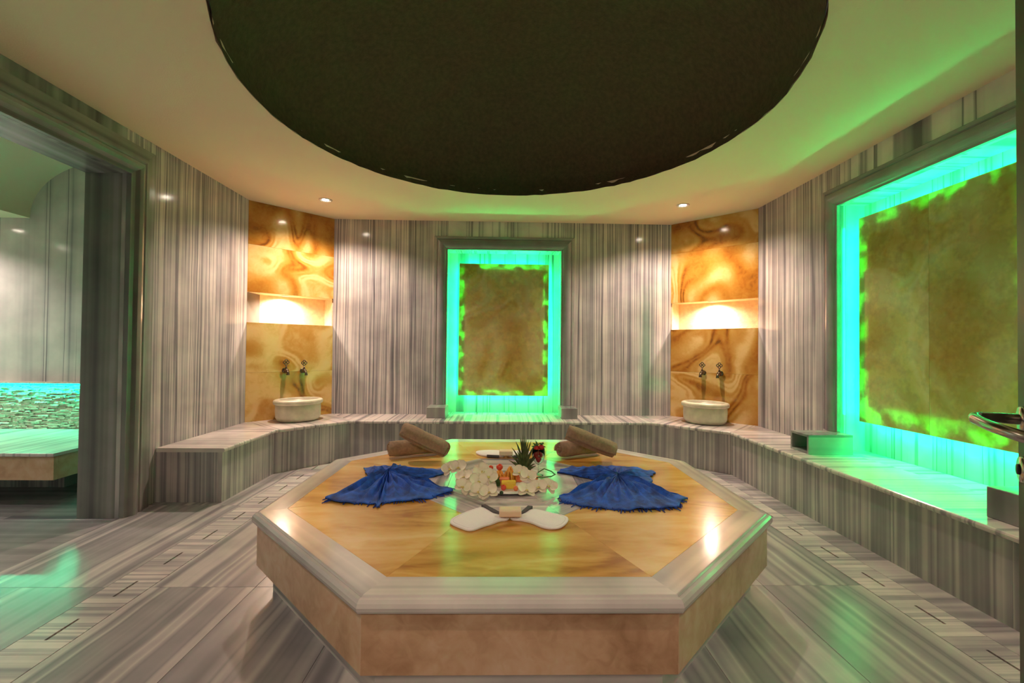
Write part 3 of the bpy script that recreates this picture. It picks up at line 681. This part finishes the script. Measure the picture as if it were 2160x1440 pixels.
tube('lock_cylinder', [d3(hs, -0.008, 1.018), d3(hs, -0.012, 1.018)], [0.011, 0.010], M_black, lr_, 16)

# ================================================================== THINGS ON THE PLATFORM
# ---- rolled towels
def towel_roll(a, b2, R, label, group):
    a = Vector(a); b2 = Vector(b2); ax = (b2 - a).normalized(); L_ = (b2 - a).length
    t = empty('rolled_towel', (a.x, a.y, ZT), label, 'towel', group)
    up = Vector((0, 0, 1)); s = ax.cross(up).normalized(); u = s.cross(ax)
    turns = 4.2; n_ = 120; r0 = 0.010; th = (R - r0) / turns * 0.86
    V = []; F = []; ns = 8
    for i in range(n_ + 1):
        f = i / n_; ang = 2 * PI * turns * f + 2.2; r = r0 + (R - th * 0.55 - r0) * f
        for (rr, es) in ((r - th / 2, 0), (r + th / 2, 0)):
            rad = s * math.cos(ang) + u * math.sin(ang)
            for k in range(ns):
                q_ = k / (ns - 1); edge = min(q_, 1 - q_) * L_
                ro = rr - (0.006 * max(0, 1 - edge / 0.02) ** 2 if rr > r else -0.0)
                wob = 0.003 * math.sin(5 * ang + 9 * q_) * f
                V.append(a + ax * (L_ * q_ + 0.006 * math.sin(ang * 1.7) * (1 if k in (0, ns - 1) else 0)) + rad * (ro + wob))
    st = 2 * ns
    for i in range(n_):
        for k in range(ns - 1):
            F.append((i * st + k, i * st + k + 1, (i + 1) * st + k + 1, (i + 1) * st + k))
            F.append((i * st + ns + k, (i + 1) * st + ns + k, (i + 1) * st + ns + k + 1, i * st + ns + k + 1))
        for k in (0, ns - 1): F.append((i * st + k, i * st + ns + k, (i + 1) * st + ns + k, (i + 1) * st + k))
    for i in (0, n_):
        for k in range(ns - 1): F.append((i * st + k, i * st + k + 1, i * st + ns + k + 1, i * st + ns + k))
    o = mesh('towel_cloth', V, F, M_towel, t, smooth=True)
    return t
RL = 0.066
z1_ = ZT + RL + 0.001
towel_roll((0.455, 3.43, z1_), (0.80, 3.60, z1_), RL, 'rolled taupe towel lying on the platform, lower of the right pair', 'rolled towels')
towel_roll((0.865, 3.335, z1_ + 0.012), (0.515, 3.40, 0.612), 0.068, 'rolled taupe towel leaning on another, upper of the right pair', 'rolled towels')
towel_roll((-0.845, 3.42, z1_), (-0.47, 3.58, z1_), RL, 'rolled taupe towel lying on the platform, lower of the left pair', 'rolled towels')
towel_roll((-0.395, 3.33, z1_ + 0.012), (-0.735, 3.41, 0.622), 0.068, 'rolled taupe towel leaning on another, upper of the left pair', 'rolled towels')

# ---- blue gathered cloths
def resample(pts, n_):
    P = [Vector((*p, 0)) for p in pts]; ls = [0]
    for i in range(1, len(P)): ls.append(ls[-1] + (P[i] - P[i - 1]).length)
    out = []; k = 0
    for i in range(n_):
        d_ = ls[-1] * i / (n_ - 1)
        while k < len(ls) - 2 and ls[k + 1] < d_: k += 1
        f = (d_ - ls[k]) / max(1e-6, ls[k + 1] - ls[k]); out.append(P[k].lerp(P[k + 1], f))
    return out
def fan(name, c, outline, parent, seed, lift=0.05):
    nT, nR = 110, 26; o = resample(outline, nT); c = Vector((*c, 0)); V = []; F = []
    for i, p in enumerate(o):
        for r in range(nR):
            f = r / (nR - 1); q_ = c.lerp(p, f)
            ph = i / nT
            w1 = math.sin(ph * 2 * PI * 9 + seed + 3.0 * f * noise.noise((ph * 4, seed, 0)))
            w2 = math.sin(ph * 2 * PI * 21 + seed * 2 + 5 * noise.noise((ph * 6, f * 2, seed)))
            amp = 0.024 * math.sin(PI * min(1, f * 1.05 + 0.08)) + 0.004
            w1 = 1 - 2 * abs(w1) ** 0.7; z = ZT + 0.010 + lift * (1 - f) ** 1.6 + amp * (0.85 + 0.75 * w1 + 0.4 * w2) + 0.012 * noise.noise((q_.x * 9, q_.y * 9, seed))
            if f > 0.9: q_ = q_ + Vector((noise.noise((i * 0.37, seed, 1)), noise.noise((i * 0.37, seed, 5)), 0)) * 0.012
            V.append((q_.x, q_.y, max(ZT + 0.004, z)))
    nV = len(V)
    for (x, y, z) in V[:nV]: V.append((x, y, max(ZT + 0.0008, z - 0.006)))
    for i in range(nT - 1):
        for r in range(nR - 1):
            a = i * nR + r; F.append((a, a + 1, a + nR + 1, a + nR)); F.append((nV + a, nV + a + nR, nV + a + nR + 1, nV + a + 1))
        a = i * nR + nR - 1; F.append((a, nV + a, nV + a + nR, a + nR))
    for r in range(nR - 1):
        for a in (r, (nT - 1) * nR + r): F.append((a, nV + a, nV + a + 1, a + 1))
    ob = mesh(name, V, F, M_blue, parent, smooth=True)
    return o
def fringe(o, c, parent, idx, ln):
    c = Vector((*c, 0)); V = []; F = []
    for i in idx:
        p = o[i]; d_ = (p - c).normalized(); s = Vector((-d_.y, d_.x, 0)); o0 = len(V); L_ = ln * random.choice((0.25, 0.35, 0.5, 0.6, 1.2))
        z = ZT + 0.006; w_ = 0.0045; tip = p + d_ * L_ + s * random.uniform(-0.012, 0.012); b0 = p - d_ * 0.012
        V += [b0 + s * w_ + Vector((0, 0, z)), b0 - s * w_ + Vector((0, 0, z)), b0 + Vector((0, 0, z + 0.007)),
              tip + s * w_ * 0.5 + Vector((0, 0, ZT + 0.002)), tip - s * w_ * 0.5 + Vector((0, 0, ZT + 0.002)), tip + Vector((0, 0, ZT + 0.006))]
        F += [(o0, o0 + 1, o0 + 2), (o0 + 3, o0 + 5, o0 + 4), (o0, o0 + 3, o0 + 4, o0 + 1), (o0 + 1, o0 + 4, o0 + 5, o0 + 2), (o0 + 2, o0 + 5, o0 + 3, o0)]
    ob = mesh('fringe', V, F, M_bluedark, parent); ob['kind'] = 'stuff'
def cloth(c, back, front, label, seed):
    t = empty('gathered_cloth', (c[0], c[1], ZT), label, 'cloth', 'blue peshtemal cloths')
    fan('back_fan', c, back, t, seed, 0.045)
    o = fan('front_fan', c, front, t, seed + 3.3, 0.05)
    fringe(o, c, t, [i for i in range(14, 98) if random.random() < 0.6], 0.032)
    lathe('knot', [(0.0, -0.03), (0.03, -0.022), (0.045, 0.0), (0.032, 0.02), (0.0, 0.026)], 20, M_blue, t, (c[0], c[1], ZT + 0.041), 1.0, 0.85)
cloth((-0.696, 2.82), [(-0.797, 2.819), (-0.884, 2.976), (-0.937, 3.116), (-0.805, 3.138), (-0.713, 3.167), (-0.709, 3.211), (-0.69, 3.16), (-0.577, 3.12), (-0.459, 3.08), (-0.345, 3.021), (-0.411, 2.934), (-0.523, 2.834), (-0.62, 2.82)],
      [(-0.74, 2.80), (-0.815, 2.715), (-0.877, 2.547), (-0.938, 2.529), (-0.955, 2.47), (-0.907, 2.447), (-0.799, 2.415), (-0.67, 2.416), (-0.64, 2.356), (-0.619, 2.426), (-0.516, 2.449), (-0.412, 2.482), (-0.276, 2.605), (-0.283, 2.669), (-0.454, 2.726), (-0.558, 2.758), (-0.65, 2.80)],
      'gathered blue cotton cloth like a butterfly, left of the fruit', 1.3)
cloth((0.738, 2.775), [(0.66, 2.80), (0.62, 2.855), (0.505, 2.945), (0.393, 3.031), (0.418, 3.092), (0.57, 3.158), (0.763, 3.182), (0.904, 3.168), (0.999, 3.1), (1.07, 3.039), (0.989, 2.904), (0.964, 2.793), (0.836, 2.75)],
      [(0.69, 2.765), (0.559, 2.687), (0.442, 2.574), (0.337, 2.531), (0.344, 2.453), (0.446, 2.375), (0.5, 2.345), (0.564, 2.345), (0.661, 2.31), (0.793, 2.325), (0.957, 2.362), (1.0, 2.44), (1.062, 2.508), (1.002, 2.56), (0.928, 2.652), (0.857, 2.738), (0.79, 2.765)],
      'gathered blue cotton cloth like a butterfly, right of the fruit', 4.1)

# ---- bath mitts with soap bars
def smooth_poly(pts, it=2):
    for _ in range(it):
        q_ = []
        for i in range(len(pts)):
            a, b2 = pts[i], pts[(i + 1) % len(pts)]
            q_.append((a[0] * .75 + b2[0] * .25, a[1] * .75 + b2[1] * .25)); q_.append((a[0] * .25 + b2[0] * .75, a[1] * .25 + b2[1] * .75))
        pts = q_
    return pts
def mitt(pts, band, label, z0=ZT + 0.0005, th=0.014):
    P = smooth_poly(pts); cx = sum(p[0] for p in P) / len(P); cy = sum(p[1] for p in P) / len(P)
    t = empty('bath_mitt', (cx, cy, ZT), label, 'mitt', 'white bath mitts')
    rings = [(1.0, 0.003), (1.012, th * 0.5), (1.0, th - 0.002), (0.93, th), (0.90, th - 0.002), (0.86, th + 0.001), (0.5, th + 0.005), (0.02, th + 0.006)]
    V = []; F = []; n_ = len(P)
    V += [(cx + (x - cx) * 0.97, cy + (y - cy) * 0.97, z0) for x, y in P]
    for (s, h_) in rings: V += [(cx + (x - cx) * s, cy + (y - cy) * s, z0 + h_) for x, y in P]
    nr = len(rings) + 1
    for r in range(nr - 1):
        for i in range(n_): F.append((r * n_ + i, r * n_ + (i + 1) % n_, (r + 1) * n_ + (i + 1) % n_, (r + 1) * n_ + i))
    F.append(tuple(range(n_ - 1, -1, -1))); F.append(tuple((nr - 1) * n_ + i for i in range(n_)))
    pad_ = mesh('mitt_pad', V, F, M_white, t, smooth=True)
    tube('stitching', [(cx + (x - cx) * 0.9, cy + (y - cy) * 0.9, z0 + th - 0.0015) for x, y in P + P[:1]], 0.0014, M_piping, pad_, 5)
    prism('cuff_band', band, z0 + 0.002, z0 + th + 0.006, M_greytrim, t, bevel=0.002)
    return t
mitt([(-0.236, 2.163), (-0.23, 2.198), (-0.179, 2.272), (-0.107, 2.345), (-0.082, 2.35), (-0.02, 2.26), (0.05, 2.235), (0.05, 2.190), (0.005, 2.179), (-0.029, 2.139), (-0.076, 2.106), (-0.114, 2.065), (-0.143, 2.059), (-0.174, 2.083), (-0.227, 2.13)],
     [(-0.095, 2.362), (-0.074, 2.372), (0.003, 2.262), (0.0, 2.235), (-0.03, 2.258)], 'white bath mitt in front of the fruit, left of the soap bar')
mitt([(0.172, 2.337), (0.266, 2.273), (0.336, 2.225), (0.342, 2.189), (0.318, 2.13), (0.282, 2.084), (0.23, 2.079), (0.188, 2.111), (0.157, 2.154), (0.102, 2.186), (0.055, 2.192), (0.055, 2.234), (0.127, 2.256)],
     [(0.112, 2.24), (0.11, 2.265), (0.15, 2.352), (0.176, 2.345), (0.135, 2.265)], 'white bath mitt in front of the fruit, right of the soap bar')
mitt([(-0.196, 3.578), (-0.181, 3.637), (-0.095, 3.662), (-0.01, 3.655), (0.044, 3.632), (0.044, 3.455), (-0.006, 3.454), (-0.1, 3.47), (-0.157, 3.50)],
     [(-0.10, 3.447), (-0.006, 3.430), (-0.004, 3.450), (-0.10, 3.468)], 'white bath mitt at the back of the platform, left of the far soap')
mitt([(0.05, 3.632), (0.152, 3.655), (0.241, 3.635), (0.258, 3.601), (0.219, 3.50), (0.155, 3.457), (0.05, 3.455)],
     [(0.105, 3.430), (0.155, 3.437), (0.21, 3.475), (0.205, 3.493), (0.15, 3.455), (0.105, 3.450)], 'white bath mitt at the back of the platform, behind the pineapple leaves')
def soap(x0, x1, y0, y1, z, h_, label):
    o = box('soap_bar', (x0, y0, z), (x1, y1, z + h_), M_soap, None, None, 0.006, 3); tag(o, label, 'soap', 'soap bars'); return o
soap(0.0, 0.109, 2.178, 2.245, ZT + 0.0215, 0.032, 'cream soap bar on the front pair of white mitts')
soap(-0.004, 0.101, 3.42, 3.50, ZT + 0.0215, 0.034, 'cream soap bar on the far pair of white mitts')

# ---- fruit plate
PLX, PLY = 0.055, 2.755
pl = lathe('serving_plate', [(0.0, 0.004), (0.12, 0.004), (0.125, 0.0), (0.135, 0.0), (0.15, 0.006), (0.215, 0.016), (0.218, 0.019), (0.214, 0.021), (0.15, 0.012), (0.0, 0.010)], 56, M_plate, None, (PLX, PLY, ZT + 0.0005))
tag(pl, 'round white china plate under the fruit and orchids', 'plate')
ZP = ZT + 0.011
# orchid petals (shared meshes)
def petal_mesh(name, ln, wd, cup):
    nU, nV = 9, 7; V = []; F = []
    for i in range(nU):
        f = i / (nU - 1); wv = wd * (math.sin(PI * min(1, f * 0.9 + 0.06)) ** 0.6)
        for k in range(nV):
            g_ = k / (nV - 1) * 2 - 1
            V.append((ln * f, g_ * wv * 0.5, cup * f * f + 0.10 * wd * g_ * g_ * (1 if k % 2 else 0.9) + 0.002 * math.sin(7 * f + 3 * g_)))
    nV0 = len(V); V += [(x, y, z - 0.0012) for x, y, z in V]
    for i in range(nU - 1):
        for k in range(nV - 1):
            a = i * nV + k; F.append((a, a + 1, a + nV + 1, a + nV)); F.append((nV0 + a, nV0 + a + nV, nV0 + a + nV + 1, nV0 + a + 1))
    bd = [k for k in range(nV)] + [i * nV + nV - 1 for i in range(1, nU)] + [(nU - 1) * nV + k for k in range(nV - 2, -1, -1)] + [i * nV for i in range(nU - 2, 0, -1)]
    for i in range(len(bd)): a, b2 = bd[i], bd[(i + 1) % len(bd)]; F.append((a, b2, nV0 + b2, nV0 + a))
    me_ = bpy.data.meshes.new(name); me_.from_pydata(V, [], F); me_.materials.append(M_petal)
    for p in me_.polygons: p.use_smooth = True
    return me_
PM_big = petal_mesh('petal', 0.052, 0.068, 0.010); PM_sep = petal_mesh('sepal', 0.054, 0.040, -0.004)
lipm = petal_mesh('lip', 0.020, 0.020, 0.012); lipm.materials.clear(); lipm.materials.append(M_lip)
def orchid(x, y, z, nx, ny, spin, sc, label):
    t = bpy.data.objects.new('orchid_flower', None); COL.objects.link(t); t['_world'] = False; t.empty_display_size = 0.03
    nrm = Vector((nx, ny, 1.0)).normalized()
    q_ = nrm.to_track_quat('Z', 'Y'); t.location = (x, y, z); t.rotation_mode = 'QUATERNION'
    t.rotation_quaternion = q_; t.scale = (sc,) * 3
    tag(t, label, 'orchid', 'white orchid flowers')
    for ang, me_, nm, zz in ((20, PM_big, 'petal', 0.003), (160, PM_big, 'petal', 0.0045), (90, PM_sep, 'sepal', 0), (215, PM_sep, 'sepal', -0.001), (325, PM_sep, 'sepal', -0.002), (270, lipm, 'lip', 0.006)):
        o = bpy.data.objects.new(nm, me_); COL.objects.link(o); o.parent = t; o.rotation_euler = (0, 0, math.radians(ang + spin)); o.location = (0, 0, zz)
ORCH = [(-0.323, 2.872, 0.462, 'far left end of the spray'), (-0.262, 2.862, 0.474, 'second from the far left, upright'), (-0.212, 2.690, 0.462, 'left of the papaya, leaning out'), (-0.203, 2.545, 0.448, 'drooping at the lower left'),
        (-0.110, 2.700, 0.492, 'topmost of the left cluster'), (-0.122, 2.585, 0.468, 'middle of the left cluster'), (-0.058, 2.675, 0.468, 'beside the green leaves in the left cluster'), (-0.112, 2.490, 0.440, 'lowest front of the left cluster'), (-0.058, 2.480, 0.438, 'front of the left cluster by the grape'),
        (0.127, 2.700, 0.488, 'topmost of the right cluster'), (0.168, 2.630, 0.482, 'large, facing front in the right cluster'), (0.152, 2.515, 0.440, 'lowest of the right cluster at plate edge'), (0.225, 2.560, 0.444, 'lying flat right of the plate'), (0.290, 2.595, 0.438, 'far right end of the spray')]
for i, (x, y, z, lb) in enumerate(ORCH):
    orchid(x, y, z + 0.014, random.uniform(-0.35, 0.35), random.uniform(-1.1, -0.5), random.uniform(-40, 40), random.uniform(0.92, 1.08), 'white orchid flower, ' + lb)
# fruit
def blob(name, x, y, z, r, mat, label, cat, sx=1, sy=1, sz=1, seed=0, rough=0.0):
    bm = bmesh.new(); bmesh.ops.create_icosphere(bm, subdivisions=3, radius=r)
    for v in bm.verts:
        k = 1 + rough * noise.noise(v.co * (30) + Vector((seed, 0, 0))); v.co = Vector((v.co.x * sx, v.co.y * sy, v.co.z * sz)) * k + Vector((x, y, z))
    me_ = bpy.data.meshes.new(name); bm.to_mesh(me_); bm.free()
    o = link(name, me_, mat, None, True); return tag(o, label, cat)
blob('cherry_tomato', 0.024, 2.625, ZP + 0.017, 0.017, M_tomato, 'red cherry tomato in front of the yellow pineapple chunk', 'tomato', 0.95, 0.95, 1.0)
blob('cherry_tomato', 0.096, 2.615, ZP + 0.015, 0.015, M_coral, 'orange-red cherry tomato beside the right orchids', 'tomato')
blob('grape', 0.012, 2.520, ZP + 0.009 + 0.011, 0.011, M_olive, 'dark green grape at the front rim of the plate', 'grape')
c_ = box('pineapple_chunk', (0.012, 2.648, ZP), (0.098, 2.70, ZP + 0.040), M_yellow, None, None, 0.005, 2); tag(c_, 'yellow pineapple chunk in the middle of the plate', 'fruit')
c_ = box('melon_slice', (-0.002, 2.706, ZP), (0.06, 2.742, ZP + 0.048), M_coral, None, None, 0.006, 2); tag(c_, 'coral melon slice behind the pineapple chunk', 'fruit')
def curl(x, y, r, h_, turns, mat, label):
    """nest of thin looped fruit ribbons"""
    V = []; F = []; n_ = 14; m_ = 6
    for q_ in range(11):
        a0 = q_ * 2.399; cx_, cy_ = x + r * 0.55 * math.cos(a0) * (q_ / 11), y + r * 0.55 * math.sin(a0) * (q_ / 11)
        dx, dy = math.cos(a0 + 1.1), math.sin(a0 + 1.1); hh = h_ * (1.0 - 0.35 * q_ / 11); o0 = len(V); w_ = r * random.uniform(0.55, 0.85)
        for i in range(n_ + 1):
            t = PI * i / n_; c = Vector((cx_ + dx * w_ * math.cos(t), cy_ + dy * w_ * math.cos(t), ZP + 0.004 + hh * math.sin(t) ** 0.55))
            tg = Vector((-dx * math.sin(t), -dy * math.sin(t), math.cos(t) + 1e-3)).normalized(); sd = Vector((-dy, dx, 0)); nn = sd.cross(tg)
            for k in range(m_):
                a = 2 * PI * k / m_; V.append(c + sd * 0.0075 * math.cos(a) + nn * 0.0032 * math.sin(a))
        for i in range(n_):
            for k in range(m_): F.append((o0 + i * m_ + k, o0 + i * m_ + (k + 1) % m_, o0 + (i + 1) * m_ + (k + 1) % m_, o0 + (i + 1) * m_ + k))
        F.append(tuple(o0 + k for k in range(m_))); F.append(tuple(o0 + n_ * m_ + k for k in range(m_)))
    tag(mesh('papaya_curl', V, F, mat, None, smooth=True), label, 'fruit', 'papaya curls')
curl(0.066, 2.79, 0.036, 0.092, 2.6, M_orange, 'tall orange papaya curl in the middle of the plate')
curl(0.0, 2.80, 0.030, 0.070, 2.4, M_orange, 'orange papaya curl left of the tall one')
curl(-0.056, 2.845, 0.026, 0.058, 2.2, M_orange, 'low orange papaya curl at the left of the fruit')
for i, (x, y, z, r, lb) in enumerate([(0.0, 2.80, 0.090, 0.021, 'red strawberry on top of the papaya curls'), (-0.056, 2.845, 0.074, 0.016, 'red strawberry on the low papaya curl')]):
    blob('strawberry', x, y, ZP + z, r, M_tomato, lb, 'strawberry', 1, 1, 0.95)
for x, y, z, lb in ((0.122, 2.80, 0.030, 'coral melon cube by the pineapple leaves'), (0.152, 2.86, 0.022, 'coral melon cube at the foot of the pineapple leaves'), (0.222, 2.765, 0.024, 'coral melon cube right of the large orchid')):
    c_ = box('melon_cube', (x - 0.018, y - 0.015, ZP + (0.004 if x > 0.2 else 0.0)), (x + 0.018, y + 0.015, ZP + 0.02 + z), M_coral, None, None, 0.005, 2); tag(c_, lb, 'fruit', 'melon cubes')
# green leaves among the flowers
def blade(name, pts, wd, mat, label=None, parent=None, cat='leaf', th=0.0014):
    P = [Vector(p) for p in pts]; V = []; F = []; n_ = len(P)
    for i, p in enumerate(P):
        f = i / (n_ - 1); t = (P[min(i + 1, n_ - 1)] - P[max(i - 1, 0)]).normalized()
        s = t.cross(Vector((0.2, -0.9, 0.4))).normalized(); w_ = wd * (1 - f) ** 0.7 * (0.6 + 0.4 * min(1, f * 5)) + 0.0006; nn = s.cross(t).normalized()
        V += [p - s * w_ + nn * w_ * 0.35, p, p + s * w_ + nn * w_ * 0.35, p - nn * th]
    for i in range(n_ - 1):
        for a, b2 in ((0, 1), (1, 2), (2, 3), (3, 0)): F.append((i * 4 + a, i * 4 + b2, (i + 1) * 4 + b2, (i + 1) * 4 + a))
    F += [(0, 1, 2, 3), tuple((n_ - 1) * 4 + k for k in (3, 2, 1, 0))]
    o = mesh(name, V, F, mat, parent, smooth=False)
    if label: tag(o, label, cat)
    return o
def arc(a, b2, h_, n_=9, side=(0, 0, 0)):
    a = Vector(a); b2 = Vector(b2); sd = Vector(side)
    return [a.lerp(b2, i / (n_ - 1)) + Vector((0, 0, h_ * math.sin(PI * i / (n_ - 1)))) + sd * math.sin(PI * i / (n_ - 1)) for i in range(n_)]
tube('grass_stem', [(0.20, 2.70, ZP + 0.055), (0.26, 2.70, ZP + 0.055), (0.315, 2.715, ZP + 0.057), (0.342, 2.75, ZP + 0.060), (0.325, 2.80, ZP + 0.064), (0.285, 2.85, ZP + 0.068), (0.25, 2.90, ZP + 0.03)], 0.0036, M_leaf)
tag(bpy.context.scene.objects['grass_stem'], 'looped green grass stem at the right of the plate', 'stem')
st_ = tube('grass_stem', [(-0.245, 2.93, ZT + 0.006), (-0.20, 2.925, ZT + 0.022), (-0.13, 2.905, ZT + 0.034), (-0.085, 2.88, ZT + 0.03)], 0.0032, M_leaf)
tag(st_, 'straight green grass stem at the left of the fruit', 'stem')
lf = empty('leaf_sprig', (-0.005, 2.66, ZP), 'green leaf sprig between the left orchids and pineapple chunk', 'leaf')
for k, (dx, dy, h_) in enumerate(((0.01, 0.03, 0.05), (-0.02, 0.035, 0.055), (0.012, -0.02, 0.04), (-0.012, -0.03, 0.045))):
    blade('leaf', arc((-0.008, 2.70, ZP + 0.001), (-0.008 + dx, 2.70 + dy, ZP + h_), 0.012), 0.012, M_leaf, None, lf)
# pineapple crown
pc = empty('pineapple', (0.163, 2.985, ZT), 'spiky green pineapple crown standing behind the plate', 'pineapple')
lathe('crown_base', [(0.0, 0.0), (0.026, 0.0), (0.032, 0.012), (0.028, 0.03), (0.016, 0.055), (0.0, 0.07)], 18, M_pine, pc, (0.163, 2.985, ZT + 0.0008))
for k in range(34):
    a = k * 2.399; f = k / 34; tilt = 0.85 * (1 - f) + 0.04; L_ = 0.085 + 0.10 * f + random.uniform(-0.015, 0.02)
    b0 = Vector((0.163 + 0.02 * (1 - f) * math.cos(a), 2.985 + 0.02 * (1 - f) * math.sin(a), ZT + 0.02 + 0.06 * f)); pts = []
    for i in range(8):
        g_ = i / 7; tl = tilt * (0.75 + 0.35 * g_)
        pts.append(b0 + Vector((math.cos(a) * math.sin(tl), math.sin(a) * math.sin(tl), math.cos(tl))) * L_ * g_)
    blade('crown_leaf', pts, 0.0105, M_pine, None, pc)
# wine glass with strawberries
gx, gy = 0.258, 2.975
gl = empty('wine_glass', (gx, gy, ZT), 'stemmed glass filled with strawberries, beside the pineapple crown', 'glass')
lathe('foot', [(0.0, 0.0), (0.033, 0.0), (0.034, 0.002), (0.012, 0.006), (0.004, 0.010), (0, 0.010)], 28, M_glass, gl, (gx, gy, ZT + 0.0008))
lathe('stem', [(0.0, 0.009), (0.0038, 0.010), (0.0034, 0.05), (0.005, 0.072), (0.0, 0.074)], 14, M_glass, gl, (gx, gy, ZT + 0.0008))
lathe('bowl', [(0.0, 0.071), (0.018, 0.078), (0.036, 0.100), (0.0435, 0.132), (0.041, 0.178), (0.0398, 0.178), (0.042, 0.132), (0.0345, 0.102), (0.017, 0.081), (0.0, 0.075)], 32, M_glass, gl, (gx, gy, ZT + 0.0008))
for i, (dx, dy, z, r, lb) in enumerate([(0.0, 0.0, 0.106, 0.021, 'at the bottom of the glass'), (-0.016, -0.010, 0.137, 0.022, 'in the middle of the glass, left'), (0.017, 0.002, 0.142, 0.022, 'in the middle of the glass, right'), (-0.013, 0.004, 0.178, 0.022, 'at the rim of the glass, left'), (0.018, -0.006, 0.186, 0.022, 'topmost in the glass, right')]):
    s_ = empty('strawberry', (gx + dx, gy + dy, ZT + z), 'dark red strawberry ' + lb, 'strawberry', 'strawberries in the glass')
    by_ = lathe('berry', [(0.0, -r * 1.1), (r * 0.45, -r * 0.8), (r * 0.85, -r * 0.1), (r * 0.9, r * 0.35), (r * 0.55, r * 0.8), (0, r * 0.85)], 16, M_red, s_, (gx + dx, gy + dy, ZT + z))
    if i > 2:
        for k in range(6):
            a = k * PI / 3 + i; c0 = Vector((gx + dx, gy + dy, ZT + z + r * 0.8))
            blade('sepal', arc(c0, c0 + Vector((math.cos(a) * 0.02, math.sin(a) * 0.02, 0.006)), 0.007, 5), 0.005, M_leaf, None, by_)
ms = empty('mint_sprig', (gx, gy, ZT + 0.16), 'green mint sprig sticking out of the strawberry glass', 'leaf')
for k, (dx, dy, dz) in enumerate(((-0.028, -0.004, 0.045), (-0.012, 0.01, 0.055), (0.024, 0.0, 0.05), (0.034, -0.008, 0.02), (-0.034, 0.0, 0.02), (0.03, 0.0, -0.03))):
    c0 = Vector((gx + dx * 0.4, gy, ZT + 0.170)); blade('mint_leaf', arc(c0, c0 + Vector((dx, dy, dz)), 0.01, 7), 0.010, M_leaf, None, ms)
tube('mint_stem', [(gx - 0.012, gy, ZT + 0.165), (gx - 0.016, gy, ZT + 0.205), (gx - 0.022, gy, ZT + 0.238)], 0.0012, M_leaf, ms, 6)
for o in list(bpy.data.objects):
    if '_world' in o: del o['_world']
